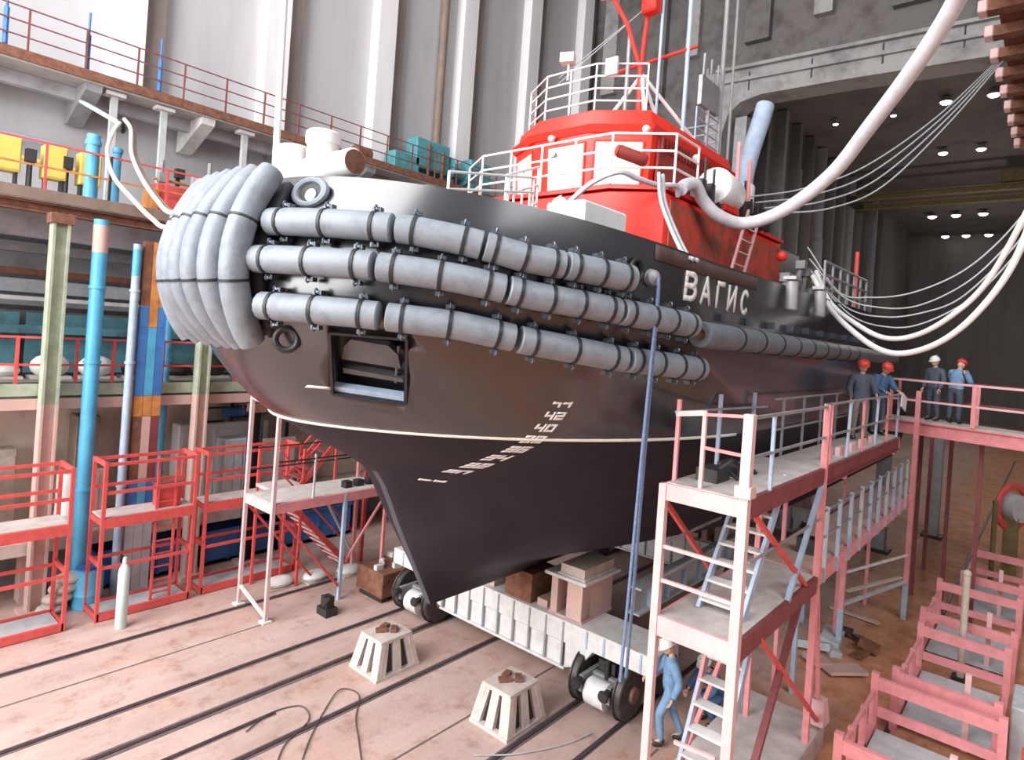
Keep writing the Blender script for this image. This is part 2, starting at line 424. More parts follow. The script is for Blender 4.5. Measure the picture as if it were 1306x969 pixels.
# ------------------------------------------------------------------ the tug
TUG = thing('tugboat', 'black hulled tugboat with a red wheelhouse standing on rail carts in the hall', 'boat', (16.5, YC, 1.95))
def hull_mesh():
    zs = [1.95, 2.0, 2.1, 2.25, 2.4, 2.6, 2.8, 3.1, 3.5, 3.9, 4.2, 4.45, 4.68, 4.9, 5.1, 5.25, 5.4, 5.65, 5.9, 6.2, 6.5, 6.85, 7.2, 7.55, 7.8]
    NF, NA, NS = 30, 8, 9
    def col(i, z):
        xs, L, b, k = lv(z)
        if i <= NF: x = xs + L * (1 - math.cos(PI / 2 * i / NF)); x = max(x, xs + 1e-4)
        elif i <= NF + NA: x = xs + L + (26 - xs - L) * (i - NF) / NA
        else: x = 26 + 3.88 * math.sin(PI / 2 * (i - NF - NA) / NS)
        y = yoff(x, z) if i else STEM
        return x, y
    n = NF + NA + NS + 1
    rings = []
    for z in zs: rings.append([(*col(i, z), z) for i in range(n)])
    for v in (.5, 1.):
        r = []
        for i in range(n):
            z = 8.2
            for _ in range(3): z = 7.8 + (sheer(col(i, z)[0]) - 7.8) * v
            r.append((*col(i, z), z))
        rings.append(r)
    top = rings[-1]
    def inset(r, d, dz):
        out = []
        for i, (x, y, z) in enumerate(r):
            a, b = r[max(0, i - 1)], r[min(n - 1, i + 1)]
            tx, ty = b[0] - a[0], b[1] - a[1]
            if i == 0: tx, ty = 0, 1
            l = math.hypot(tx, ty); nx, ny = ty / l, -tx / l
            out.append((x + nx * d, max(.02, y + ny * d), z + dz))
        return out
    rings.append(inset(top, .14, 0)); rings.append(inset(top, .16, -.95))
    mb = MB(); R = len(rings); g = {}
    for j, r in enumerate(rings):
        for i, (x, y, z) in enumerate(r):
            for s in (-1, 1):
                g[j, i, s] = len(mb.v); mb.v.append(V((x, YC + s * y, z)))
    def q(a, b, c, d, mi): mb.f.append((a, b, c, d)); mb.m.append(mi)
    for j in range(R - 1):
        mi = 1 if j < zs.index(5.4) else 0
        for i in range(n - 1):
            for s in (-1, 1): q(g[j, i, s], g[j, i + 1, s], g[j + 1, i + 1, s], g[j + 1, i, s], mi)
        q(g[j, 0, -1], g[j, 0, 1], g[j + 1, 0, 1], g[j + 1, 0, -1], 2 if zs[min(j, len(zs) - 1)] < 4.4 else mi)
        q(g[j, n - 1, -1], g[j, n - 1, 1], g[j + 1, n - 1, 1], g[j + 1, n - 1, -1], mi)
    for i in range(n - 1):
        q(g[0, i, -1], g[0, i + 1, -1], g[0, i + 1, 1], g[0, i, 1], 1)
        q(g[R - 1, i, -1], g[R - 1, i + 1, -1], g[R - 1, i + 1, 1], g[R - 1, i, 1], 0)
    return mb
hull = hull_mesh().build('hull', [M['hull'], M['hull_low'], M['bar_stem']], TUG, ang=50, label='black hull with a dark bottom below a cream waterline')

# anchor pocket cut through the port bow
pk = [V((4.25, 6.48, 6.69)), V((4.80, 5.74, 6.68)), V((5.19, 6.15, 5.85)), V((4.60, 6.86, 5.92))]
pc = sum(pk, V((0, 0, 0))) / 4
e1 = ((pk[1] - pk[0]) + (pk[2] - pk[3])).normalized(); e2 = ((pk[0] - pk[3]) + (pk[1] - pk[2])).normalized()
pn = e1.cross(e2).normalized()
if pn.y > 0: pn = -pn
cut = MB().add([p + pn * .35 for p in pk] + [p - pn * .34 for p in pk], [(0, 1, 2, 3), (7, 6, 5, 4), (0, 4, 5, 1), (1, 5, 6, 2), (2, 6, 7, 3), (3, 7, 4, 0)])
cm = cut.build('cutter', M['hull'], hull)
md = hull.modifiers.new('cut', 'BOOLEAN'); md.operation = 'DIFFERENCE'; md.object = cm; md.solver = 'EXACT'
bpy.context.view_layer.update()
dg = bpy.context.evaluated_depsgraph_get()
hm = bpy.data.meshes.new_from_object(hull.evaluated_get(dg), depsgraph=dg)
hull.modifiers.clear(); hull.data = hm; hm.name = 'hull'
bpy.data.objects.remove(cm)
pf = MB()
for a, b in ((0, 1), (1, 2), (2, 3), (3, 0)): pf.bar(pk[a] + pn * .03, pk[b] + pn * .03, .035, .06, pn)
pf.build('pocket_frame', M['strap'], TUG)
pl = MB(); pl.bar(pk[3] - pn * .05 + e2 * .03, pk[2] - pn * .05 + e2 * .03, .12, .1, pn); pl.build('pocket_sill', M['steelblue'], TUG, 'pale blue-grey sill of the anchor pocket')
an = MB(); c = pc - pn * .2 + e2 * .05
an.prism([(-.38, -.06), (-.34, .14), (-.26, .25), (.2, .22), (.32, .1), (.36, -.1)], e1, e2, c, pn, .1)
an.prism([(-.36, -.26), (-.36, -.18), (.4, -.24), (.4, -.3)], e1, e2, c, pn, .12)
an.cyl(c + e2 * .2 + e1 * .32 + pn * .05, c - e2 * .34 + e1 * .3 + pn * .08, .022)
an.build('anchor', M['darkgrey'], TUG, 'grey steel anchor housed in the bow pocket')

# cream waterline, port side wraps past the stem
wp = wl(5.4, .006, 90, 26)
pts = [(x, y, z) for x, y, z, _, _ in wp]
st = [(x, 2 * YC - y, z) for x, y, z in reversed(wl(5.4, .006, 90, 26)[1:] and [p[:3] for p in wl(5.4, .006, 90, 26)[1:30]])]
def ribbon(pts, h, t=.008):
    mb = MB(); n = len(pts)
    for k, p in enumerate(pts):
        mb.v += [V(p) + V((0, 0, -h / 2)), V(p) + V((0, 0, h / 2))]
    for k in range(n - 1): mb.f.append((2 * k, 2 * k + 2, 2 * k + 3, 2 * k + 1)); mb.m.append(0)
    return mb
rb = ribbon([p for p in (st + pts) if p[0] < 10.5], .045).build('waterline_stripe', M['line'], TUG, 'cream waterline stripe', fix=False)
sm = rb.modifiers.new('s', 'SOLIDIFY'); sm.thickness = .012; sm.offset = 0

# side fenders: three rows of strapped cylinders
def interp(cv, u):
    i = int(min(max(u, 0), len(cv) - 1.001)); f = u - i; a, b = cv[i], cv[i + 1]
    return [a[k] + (b[k] - a[k]) * f for k in range(5)]
SEG = [[(7, 18.4, 3), (18.8, 25.4, 2), (25.7, 31.9, 3), (32.2, 38.2, 3)],
       [(7, 17.8, 3), (18.2, 27.6, 3), (27.9, 36.8, 4), (37.1, 45.2, 4)],
       [(8.3, 18.4, 3), (19, 27.9, 3), (28.3, 36.4, 3), (36.8, 44.6, 4)]]
FR = .165
for r in range(3):
    cv = wl(ROW[r], FR + .045, 80)
    for (u0, u1, ns) in SEG[r]:
        n = 14; ps = [interp(cv, u0 + (u1 - u0) * k / n) for k in [0, .12] + list(range(1, n)) + [n - .12, n]]
        ends = [FR * .9] + [FR] * (n + 1) + [FR * .9]
        f = MB().tube([p[:3] for p in ps], ends, 14).build('side_fender', M['rubber'], TUG)
        for k in range(ns):
            sb = MB()
            u = u0 + (u1 - u0) * ((k + .35) / (ns - .3) if ns > 1 else .5)
            a = interp(cv, u); b = interp(cv, u + .05); ax = (V(b[:3]) - V(a[:3])).normalized()
            sb.lathe([(FR + .002, -.022), (FR + .012, -.02), (FR + .012, .02), (FR + .002, .022)], a[:3], ax, 16)
            nrm = V((a[3], a[4], 0))
            sb.build('fender_strap', M['strap'], f)
            for s in (-1, 1):
                lb = MB()
                q = V(a[:3]) + V((0, 0, s * (FR + .035))) - nrm * .07
                lb.cbox(q, (.1, .1, .05), Matrix.Rotation(math.atan2(nrm.y, nrm.x), 3, 'Z'))
                lb.ring(q + nrm * .07 + V((0, 0, .01 * s)), ax, .03, .012, 8, 5)
                lb.build('fender_lug', M['lug'], f)

# long cylindrical fender along the port quarter
lf = MB(); yq = YC - yoff(14, 6.9) - .19
lf.lathe([(.08, .12), (.08, 0), (.17, 0), (.185, .03), (.185, 9.2), (.165, 9.25), (.165, 13.4), (.1, 13.4)], (8.2, yq, 6.97), (1, 0, -.008), 18)
f = lf.build('long_fender', M['rubber_mid'], TUG, 'long grey tubular fender on the port quarter')
MB().lathe([(.02, .02), (.085, .02), (.085, .09), (.02, .09)], (8.22, yq, 6.97), (1, 0, 0), 14).build('fender_core', M['rust'], f)
for k in range(9): MB().lathe([(.186, -.03), (.196, -.03), (.196, .03), (.186, .03)], (9.4 + k * .9, yq, 6.96 - .0084 * k), (1, 0, 0), 16).build('fender_strap', M['strap'], f)
for k in range(11):
    MB().cbox((9.3 + k * 1.0, YC - yoff(12, 7.3) - .06, 7.26), (.07, .12, .12)).build('fender_bracket', M['lug'], TUG)

# bow fender: eight upright bent rubber tubes with two chain lines
BR = .17
def bowpos(s, z):
    cv = wl(7.35, BR + .05, 200); acc = 0; a = abs(s); p = cv[0]
    for k in range(1, len(cv)):
        d = math.hypot(cv[k][0] - cv[k - 1][0], cv[k][1] - cv[k - 1][1])
        if acc + d >= a:
            t = (a - acc) / d; p = [cv[k - 1][j] + (cv[k][j] - cv[k - 1][j]) * t for j in range(5)]; break
        acc += d
    x, y = p[0], p[1]
    c = max(0, 1 - (s / 1.12) ** 2)
    q = (7.4 - z) / .92 if z < 7.4 else (z - 7.4) / 1.15
    k = .20 + .38 * c if z < 7.4 else .33 + .22 * c
    y += (.05 if z > 7.4 else .08) * q * q * (-1 if y > YC else 1) * (abs(s) / 1.1)
    if s > 0: y = 2 * YC - y
    return V((x - .1 - .15 * c + k * q * q, y, z))
BF = MB()
for k in range(7):
    s = (k - 3) * .308
    pts = [bowpos(s, 6.48 + (8.56 - 6.48) * j / 16) for j in range(17)]
    tb = MB().tube(pts, [BR * .9] + [BR] * 15 + [BR * .9], 16).build('bow_fender_tube', M['rubber'], TUG)
    for z in (7.2, 7.92):
        cb = MB()
        ax = bowpos(s, z + .05) - bowpos(s, z - .05)
        cb.lathe([(BR - .003, -.018), (BR + .009, -.014), (BR + .009, .014), (BR - .003, .018)], bowpos(s, z), ax, 16)
        cb.build('chain_band', M['strap'], tb)
bk = MB()
for j in range(9):
    z = 6.55 + j * .24
    row = [bowpos((i - 10) * .104, z) + V((.22, 0, 0)) for i in range(21)]
    bk.v += row
for j in range(8):
    for i in range(20): bk.f.append((j * 21 + i, j * 21 + i + 1, (j + 1) * 21 + i + 1, (j + 1) * 21 + i)); bk.m.append(0)
bo = bk.build('fender_backing', M['rubber_dk'], TUG); sm = bo.modifiers.new('s', 'SOLIDIFY'); sm.thickness = .12
MB().ring((3.98, 6.98, 6.55), (-.6, -.7, 0), .13, .04).build('tow_eye', M['strap'], TUG)

# draft marks: numerals in decimetres on the port bow; ship's name letters on the port side
SEGM = {'2': 'abged', '4': 'fgbc', '6': 'afgedc', '8': 'abcdefg', '0': 'abcdef', '3': 'abgcd'}
def digit(mb, ch, x0, z0, w, h, t, off=.006):
    pz = lambda a, b: (x0 + a * w, z0 + b * h)
    P = {'a': ((0, 1), (1, 1)), 'b': ((1, 1), (1, .5)), 'c': ((1, .5), (1, 0)), 'd': ((0, 0), (1, 0)), 'e': ((0, .5), (0, 0)), 'f': ((0, 1), (0, .5)), 'g': ((0, .5), (1, .5))}
    for sgm in SEGM[ch]: stroke(mb, [pz(*P[sgm][0]), pz(*P[sgm][1])], t, off)
def stroke(mb, pl, t, off=.006):
    """a painted stroke lying on the port side of the hull; pl in (x, z)"""
    for (x0, z0), (x1, z1) in zip(pl, pl[1:]):
        n = 3; dx, dz = x1 - x0, z1 - z0; l = math.hypot(dx, dz) or 1; px, pz = -dz / l * t / 2, dx / l * t / 2
        ex, ez = dx / l * t / 2, dz / l * t / 2; b = len(mb.v)
        for k in range(n + 1):
            x, z = x0 - ex + (dx + 2 * ex) * k / n, z0 - ez + (dz + 2 * ez) * k / n
            for s in (-1, 1):
                X, Z = x + px * s, z + pz * s
                mb.v.append(V((X, YC - yoff(X, Z) - off, Z)))
        for k in range(n): mb.f.append((b + 2 * k, b + 2 * k + 1, b + 2 * k + 3, b + 2 * k + 2)); mb.m.append(0)
for k in range(9):
    mb = MB(); z = 5.90 - .182 * k; s = '%d' % (44 - 2 * k)
    for i, ch in enumerate(s): digit(mb, ch, 6.64 + .13 * i, z, .085, .088, .03)
    o = mb.build('draft_mark', M['white'], TUG, fix=False); sm = o.modifiers.new('s', 'SOLIDIFY'); sm.thickness = .006; sm.offset = 0
H_ = .33; W_ = .27
def arcpts(cx, cz, rx, rz, a0, a1, n=8):
    return [(cx + rx * math.cos(math.radians(a0 + (a1 - a0) * i / n)), cz + rz * math.sin(math.radians(a0 + (a1 - a0) * i / n))) for i in range(n + 1)]
GL = {
    'В': [[(0, 0), (0, 1)], [(0, 1), (.5, 1)], arcpts(.5, .76, .42, .24, 90, -90), [(0, .52), (.55, .52)], arcpts(.52, .26, .46, .26, 90, -90), [(0, 0), (.52, 0)]],
    'А': [[(0, 0), (.5, 1), (1, 0)], [(.2, .3), (.8, .3)]],
    'Г': [[(.1, 0), (.1, 1), (.9, 1)]],
    'И': [[(0, 1), (0, 0), (.95, 1), (.95, 0)]],
    'С': [arcpts(.52, .5, .48, .5, 50, 310, 14)],
}
nm = [('В', 8.03, 7.46), ('А', 8.50, 7.445), ('Г', 9.0, 7.43), ('И', 9.46, 7.415), ('С', 9.98, 7.40)]
for ch, x0, z0 in nm:
    mb = MB()
    for pl_ in GL[ch]: stroke(mb, [(x0 + a * W_, z0 + b * H_) for a, b in pl_], .075, .008)
    o = mb.build('name_letter', M['white'], TUG, fix=False); sm = o.modifiers.new('s', 'SOLIDIFY'); sm.thickness = .012; sm.offset = 0

pb = [(x, YC - yoff(x, sheer(x) - .13) - .006, sheer(x) - .13) for x in [7.3 + .1 * k for k in range(34)]]
o = ribbon(pb, .2).build('primer_band', M['primer'], TUG, 'brown primer band below the bulwark top', fix=False); sm = o.modifiers.new('s', 'SOLIDIFY'); sm.thickness = .008; sm.offset = 0

# chock in the bow bulwark, hawse eye with a bolt, fairlead rollers, small lamps, grey stub mark
cn = V((-.93, -.3, .22)).normalized(); cc = V((4.18, 6.98, 8.34))
ck = MB().ring(cc + cn * .03, cn, .20, .05, 20, 8, (1.12, .8)).build('bow_chock', M['rubber'], TUG, 'oval grey chock in the bow bulwark')
MB().lathe([(.17, -.01), (.17, .035)], cc, cn, 18).build('chock_dark_disc', M['rubber_dk'], ck)  # dark disc painted as the shade inside the chock hole
MB().lathe([(.075, 0), (.08, .02), (.03, .03)], cc + cn * .035 + V((.0, -.03, -.04)), cn, 14).build('chock_bright_disc', M['white'], ck, 'white disc in place of the bright wall behind the chock')  # white disc painted as the bright wall seen through the hole
hx = 7.12; hy = YC - yoff(hx, 7.66)
MB().ring((hx - .15, hy - .01, 7.7), (-.25, -1, 0), .11, .025, 16, 6, (1, 1.25)).build('hawse_eye', M['strap'], TUG)
MB().lathe([(.1, 0), (.12, .03), (.1, .1), (.04, .14)], (7.28, YC - yoff(7.28, 7.64) + .02, 7.64), (-.3, -1, 0), 14).build('mooring_boss', M['steelgrey'], TUG, 'grey mooring boss')
for x in (11.95, 13.75):
    y0 = YC - yoff(x, 8) - .14
    MB().lathe([(.08, -.28), (.11, -.25), (.11, .25), (.08, .28)], (x, y0, 7.85), (0, 0, 1), 12).build('fairlead_roller', M['steelgrey'], TUG)
    MB().bar((x, y0 + .12, 8.16), (x, y0 - .1, 8.16), .3, .06).build('roller_bracket', M['steelgrey'], TUG)
tk = MB(); stroke(tk, [(4.40, 5.965), (4.54, 5.965)], .035, .008); o = tk.build('paint_tick', M['line'], TUG, fix=False); sm = o.modifiers.new('s', 'SOLIDIFY'); sm.thickness = .006; sm.offset = 0

# bow mooring bitt (white H shape) and jackstaff
bt = MB(); bx = 4.98
bt.lathe([(.17, 0), (.19, .03), (.19, 2.1), (.17, 2.13)], (bx, 7.3, 8.97), (0, 1, 0), 20)
for y in (8.86, 8.08):
    bt.lathe([(.22, 0), (.22, 1.52), (.245, 1.55), (.245, 1.69), (.22, 1.72)], (bx - .02, y, 7.66 + (.1 if y < 8.5 else .0)), (0, 0, 1), 20)
b_ = bt.build('bow_bitt', M['white'], TUG, 'white mooring bitt with two posts and a crossbar')
MB().lathe([(.165, 0), (.165, .006)], (bx, 7.295, 8.97), (0, 1, 0), 20).build('crossbar_end', M['rust'], b_)
tub(TUG, 'jackstaff', M['white'], [(4.75, 8.95, 7.6), (4.68, 8.95, 11.9)], .05, 10, 'white jackstaff on the bow')
wb = MB().cbox((5.9, 7.2, 8.35), (.9, 1.2, .35)).lathe([(.3, -.5), (.3, .5)], (6.2, 7.4, 8.4), (0, 1, 0), 16)
wb.build('windlass', M['darksteel'], TUG)

# foredeck side rails (white) seen above the bulwark
fr = MB()
A, B = V((6.25, 7.2, 9.02)), V((8.5, 7.7, 9.75))
def deckrail(name, a, b, h, npost, nrail, r=.022, m='white', low=0):
    mb = MB(); a, b = V(a), V(b)
    for k in range(npost):
        p = a.lerp(b, k / (npost - 1)); mb.cyl(p + V((0, 0, low)), p + V((0, 0, h)), r, n=6)
    for k in range(nrail):
        z = h * (k + 1) / nrail; mb.cyl(a + V((0, 0, z)), b + V((0, 0, z)), r, n=6)
    return mb.build(name, M[m], TUG)
deckrail('stair_rail', (6.15, 6.7, 8.55), (8.35, 6.95, 9.0), .5, 4, 2)
deckrail('deck_rail', (7.7, 7.0, 8.4), (9.0, 7.4, 8.9), 1.0, 5, 3)

# ---------------- deckhouse and wheelhouse
def shell(plan, z0, z1, flare=0., cx=12.8):
    mb = MB(); n = len(plan)
    lo = [(x, y, z0) for x, y in plan]
    hi = [(x + (x - cx) * flare / 3, YC + (y - YC) * (1 + flare / 2), z1) for x, y in plan]
    return mb.add(lo + hi, [tuple(range(n - 1, -1, -1)), tuple(range(n, 2 * n))] + [(i, (i + 1) % n, n + (i + 1) % n, n + i) for i in range(n)])
def octa(x0, x1, hw, c=.62, w=1.05):
    return [(x0 + c, YC - hw), (x0, YC - hw + w), (x0, YC + hw - w), (x0 + c, YC + hw), (x1, YC + hw), (x1, YC - hw)]
dh = shell(octa(10.1, 17.0, 2.55, .5, .9), 7.0, 9.62).build('deckhouse', M['red'], TUG, 'red deckhouse under the wheelhouse', bevel=.02)
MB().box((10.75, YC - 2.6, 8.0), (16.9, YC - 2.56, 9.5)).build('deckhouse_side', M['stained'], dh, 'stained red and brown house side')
MB().box((6.9, 4.85, 7.1), (8.0, 5.5, 8.66)).build('deck_locker', M['white'], TUG, 'white deck locker behind the bulwark', bevel=.03)
bd = shell(octa(10.05, 17.1, 2.6, .55, .95), 9.66, 9.74).build('bridge_deck', M['red'], TUG)
wh = shell(octa(10.72, 15.2, 1.72), 9.74, 11.1, .10).build('wheelhouse', M['red'], TUG, 'red octagonal wheelhouse with papered windows')
vis = shell(octa(10.62, 15.35, 1.82), 11.02, 11.16, .1); vis.build('visor', M['red'], wh)
roof = shell(octa(10.66, 15.4, 1.80), 11.16, 11.52, -.09).build('roof', M['red'], wh, bevel=.03)
plan = octa(10.72, 15.2, 1.72)
def facet(i): 
    (x0, y0), (x1, y1) = plan[i], plan[(i + 1) % 6]; return V((x0, y0, 0)), V((x1, y1, 0))
def window(i, u0, u1, z0, z1, m, label=None):
    a, b = facet(i)
    d = (b - a); n = V((d.y, -d.x, 0)).normalized(); c = V((12.8, YC, 0))
    if (a + d / 2 - c).dot(n) < 0: n = -n
    def P(u, z):
        t = (z - 9.74) / 1.36; p = a + d * u
        return V((p.x + (p.x - 12.8) * .1 / 3 * t, YC + (p.y - YC) * (1 + .05 * t), z)) + n * .012
    mb = MB(); q = [P(u0, z0), P(u1, z0), P(u1, z1), P(u0, z1)]
    mb.add(q + [p + n * .015 for p in q], [(3, 2, 1, 0), (4, 5, 6, 7), (0, 1, 5, 4), (1, 2, 6, 5), (2, 3, 7, 6), (3, 0, 4, 7)])
    w = mb.build('window', m, wh, label)
    fm = MB()
    for k in range(4): fm.bar(q[k] + n * .01, q[(k + 1) % 4] + n * .01, .035, .04, n)
    fm.build('window_frame', M['red'], w)
    return P, n
window(0, .12, .9, 9.86, 10.86, M['paper'], 'wheelhouse window masked with stained paper')
window(1, .05, .74, 9.86, 10.84, M['paper'], 'wheelhouse window masked with stained paper')
window(2, .1, .9, 9.86, 10.84, M['paper'], 'wheelhouse window masked with stained paper')
for k in range(3): window(5, .08 + .3 * k, .3 + .3 * k, 9.95, 10.75, M['glass'])
sdp = MB()
for k in range(24):
    x = 11.55 + k * .15; sdp.box((x, YC - 1.92, 10.75), (x + .07, YC - 1.86, 11.02))
sdp.build('side_louvre', M['reddk'], wh)  # louvre coloured dark for the shaded port side
MB().box((11.5, YC - 1.86, 10.0), (15.1, YC - 1.8, 11.0)).build('side_panel', M['reddk'], wh, 'red side panel coloured dark for its shade')  # port side darkened by colour in place of shade
# lamps and a horn on the front
for (x, y, z, r) in ((10.5, 8.35, 10.98, .075), (10.95, 6.35, 11.0, .08), (12.9, 6.2, 10.9, .09)):
    MB().sphere((x, y, z), r, 10, 7).cyl((x, y, z), (x + .12, y + .02, z + .05), r * .6).build('deck_lamp', M['offwhite'], wh, 'small off white lamp')
lt_ = MB().lathe([(.09, 0), (.12, .05), (.12, .55), (.09, .6)], (9.95, 6.35, 10.32), (.75, -.65, -.25), 14).build('searchlight', M['reddk'], TUG, 'dark red searchlight tube')
MB().lathe([(.115, 0), (.06, -.03)], (9.95, 6.35, 10.32), (.75, -.65, -.25), 14).build('lens', M['red'], lt_)
MB().lathe([(.07, -.05), (.07, .1)], (10.3, 8.1, 10.55), (-1, -.3, 0), 12).build('clear_view_disc', M['steelgrey'], wh, 'round grey clear-view disc on the window')

def fence(name, pts, h, nr, r=.022, m='white', every=.8):
    mb = MB()
    for a, b in zip(pts, pts[1:]):
        a, b = V(a), V(b); n = max(1, round((b - a).length / every))
        for k in range(n + 1): p = a.lerp(b, k / n); mb.cyl(p, p + V((0, 0, h)), r, n=6)
        for k in range(nr): z = V((0, 0, h * (k + 1) / nr)); mb.cyl(a + z, b + z, r, n=6)
    return mb.build(name, M[m], TUG)
bo_ = octa(10.05, 17.1, 2.68, .6, 1.0)
fence('bridge_rail', [(x, y, 9.74) for x, y in (bo_[3], bo_[2], bo_[1], bo_[0], (11.6, bo_[0][1]))], .95, 3, .024, every=.95)
ro = octa(10.85, 15.3, 1.55, .55, .9)
fence('roof_rail', [(x, y, 11.5) for x, y in ((11.6, ro[3][1]), ro[3], ro[2], ro[1], ro[0])], 1.02, 4, .02, every=.75)
fence('roof_rail', [(x, y, 11.5) for x, y in ((13.9, 6.75), (15.2, 6.75), (15.2, 8.0))], .95, 4, .02, 'steelblue', .6)
MB().box((10.9, 7.1, 12.25), (10.96, 7.38, 12.6)).build('nav_light_board', M['white'], TUG)
MB().cbox((10.95, 8.4, 12.85), (.25, .3, .2), Matrix.Rotation(.4, 3, 'Z')).cyl((11.0, 8.4, 12.4), (11.0, 8.4, 12.8), .03).build('roof_floodlight', M['paper'], TUG, 'cream floodlight on the roof rail')
# mast with crosstrees, stays, antennas
mx, my = 13.0, 7.75
ms = MB().tube([(mx, my, 11.5), (mx - .1, my, 13.3)], [.09, .06], 8); ms.tube([(mx - .1, my, 13.2), (mx - .55, my + .15, 14.1), (mx - 1.2, my + .5, 15.0)], .05, 8)
ms.tube([(mx - .1, my, 13.2), (mx + .1, my, 14.8), (mx + .1, my, 17)], [.06, .05, .04], 8)
mast = ms.build('mast', M['red'], TUG, 'red mast with a forked top')
MB().cyl((mx - .4, my + .5, 13.1), (mx + .9, my - .9, 13.9), .04).build('crosstree', M['red'], mast)
lg = MB()
for q in ((mx - .9, my - .7), (mx - .7, my + .8), (mx + 1.5, my - 1.0), (mx + .9, my - .3)):
    lg.cyl((mx, my, 13.1), (q[0], q[1], 11.5), .045, n=8)
lg.build('mast_leg', M['white'], mast, 'white splayed mast stays')
for k, (p, s, mm) in enumerate((((mx - .95, my + .35, 14.85), (.5, .6, .42), 'palepink'), ((mx - .05, my - .15, 14.75), (.4, .3, .55), 'red'), ((mx - .15, my + .1, 15.5), (.35, .35, .7), 'white'))):
    MB().cbox(p, s, Matrix.Rotation(.5 + k, 3, 'Z')).build('mast_box', M[mm], mast, bevel=.04)
for k, (dx, dy, z1, r, mm) in enumerate(((.15, -.35, 17, .035, 'steelblue'), (.75, -.75, 17.2, .05, 'steelblue'), (2.2, -1.0, 17.4, .06, 'steelgrey'), (2.6, -1.1, 17.4, .04, 'steelgrey'), (-.25, .25, 14.1, .05, 'steelgrey'))):
    tub(TUG, 'antenna', M[mm], [(mx + dx, my + dy, 11.5), (mx + dx, my + dy, z1)], r, 8)
tub(TUG, 'stay_wire', M['cable'], [(mx - .1, my, 14.6), (mx - 2.0, my + .9, 12.5)], .012, 5)
tub(TUG, 'stay_wire', M['cable'], [(mx - .1, my, 14.6), (mx - 1.7, my + 1.2, 12.5)], .012, 5)
MB().sphere((mx + 2.25, my - 1.05, 16.6), .24, 12, 8, (1, 1, .8)).build('radome', M['steelblue'], TUG)
fn = MB()
for k in range(6):
    fn.cyl((mx + 1.1 + k * .22, my - 1.0, 12.6), (mx + 1.15 + k * .2, my - 1.0, 13.8 - (k % 2) * .3), .03, n=6)
fn.cbox((mx + 1.5, my - 1.0, 12.9), (1.0, .1, .7)).cyl((mx + 1.5, my - 1.0, 11.5), (mx + 1.5, my - 1.0, 12.9), .05)
fn.build('aerial_array', M['steelgrey'], TUG)

# port side of the boat deck: rafts, ladder, exhaust pipes, gear
rf = MB().lathe([(.12, -.02), (.36, 0), (.4, .06), (.4, 1.05), (.36, 1.12), (.1, 1.14)], (12.6, 5.62, 10.18), (1, .12, 0), 22)
r_ = rf.build('life_raft_canister', M['white'], TUG, 'white cylindrical life raft canister', ang=50)
MB().box((12.75, 5.4, 9.7), (13.5, 6.05, 9.82)).box((12.8, 5.45, 9.8), (12.9, 6.0, 9.95)).box((13.35, 5.45, 9.8), (13.45, 6.05, 9.95)).build('cradle', M['red'], r_)
lad = MB()
for y in (5.42, 5.42 + .0):
    lad.bar((12.9, 5.3, 8.2), (13.9, 5.35, 9.9), .05); lad.bar((13.6, 5.3, 8.2), (14.6, 5.35, 9.9), .05)
for k in range(6):
    t = (k + .5) / 6; lad.bar((12.9 + t, 5.3, 8.2 + 1.7 * t), (13.6 + t, 5.33, 8.2 + 1.7 * t), .03)
lad.build('ladder', M['palepink'], TUG)
for x, z in ((13.75, 11.4), (14.45, 11.2)): tub(TUG, 'davit_post', M['pink'], [(x, 5.6, 9.7), (x, 5.6, z)], .045, 8)
ex = MB().tube(spline([(16.6, 6.6, 9.7), (16.6, 6.6, 11.0), (16.75, 6.55, 11.9), (17.15, 6.45, 13.0), (17.3, 6.4, 13.5)], 6), .24, 14)
e_ = ex.build('exhaust_pipe', M['steelblue'], TUG, 'pale blue-grey leaning exhaust pipe')
MB().lathe([(.3, 0), (.3, .75), (.26, .8)], (16.6, 6.6, 10.4), (.1, 0, 1), 14).build('pipe_collar', M['white'], e_)
fb = MB().box((15.6, 5.9, 7.0), (19.5, 10.5, 9.7)).box((16.2, 6.6, 9.7), (18.5, 9.8, 10.9))
fb.build('funnel_casing', M['hull'], TUG, bevel=.05)
random.seed(11)
for k in range(10):
    gear = MB(); x = 11.9 + k * .42; gear.cbox((x, 5.62, 9.82 + random.random() * .25), (.2, .25, .25 + random.random() * .3)); gear.cyl((x, 5.5, 9.74), (x, 5.5, 10.2 + random.random() * .4), .03, n=6)
    gear.build('deck_fitting', M['darksteel'], TUG)
g2 = MB()
for k in range(9):
    x = 15.3 + k * .36; z = 8.1 + random.random() * .9
    g2.cyl((x, 4.7 + random.random() * .6, 7.1), (x, 4.9, z), .07, n=8); g2.cbox((x, 4.9, z), (.22, .22, .2))
g2.build('aft_deck_gear', M['steelgrey'], TUG)
MB().sphere((14.9, 4.9, 9.0), .12, 10, 7).build('buoy_lamp', M['red'], TUG)
MB().cyl((20.5, 4.6, 7.1), (20.5, 4.6, 9.9), .06).build('aft_post', M['sred'], TUG)
fence('side_rail', [(15.4, 4.1, 8.04), (19.5, 4.1, 8.04)], .9, 3, .03, 'steelgrey', .7)

# ---------------- rope hanging from the port hawse
rp = thing('rope', 'doubled blue-grey rope hanging down the black hull from a grey boss', 'rope', (6.95, 3.9, 2.7))
y0 = YC - yoff(7.28, 7.64)
for k, dx in enumerate((-.035, .035)):
    tub(rp, 'rope_strand', M['rope'], spline([(7.24, y0 - .13, 7.64), (7.12 + dx * .3, 3.8, 7.3), (7.0 + dx, 3.78, 5.6), (6.93 + dx * 1.6, 3.78, 3.8), (6.88 + dx * 2, 3.78, 2.72)], 6), .02, 7)
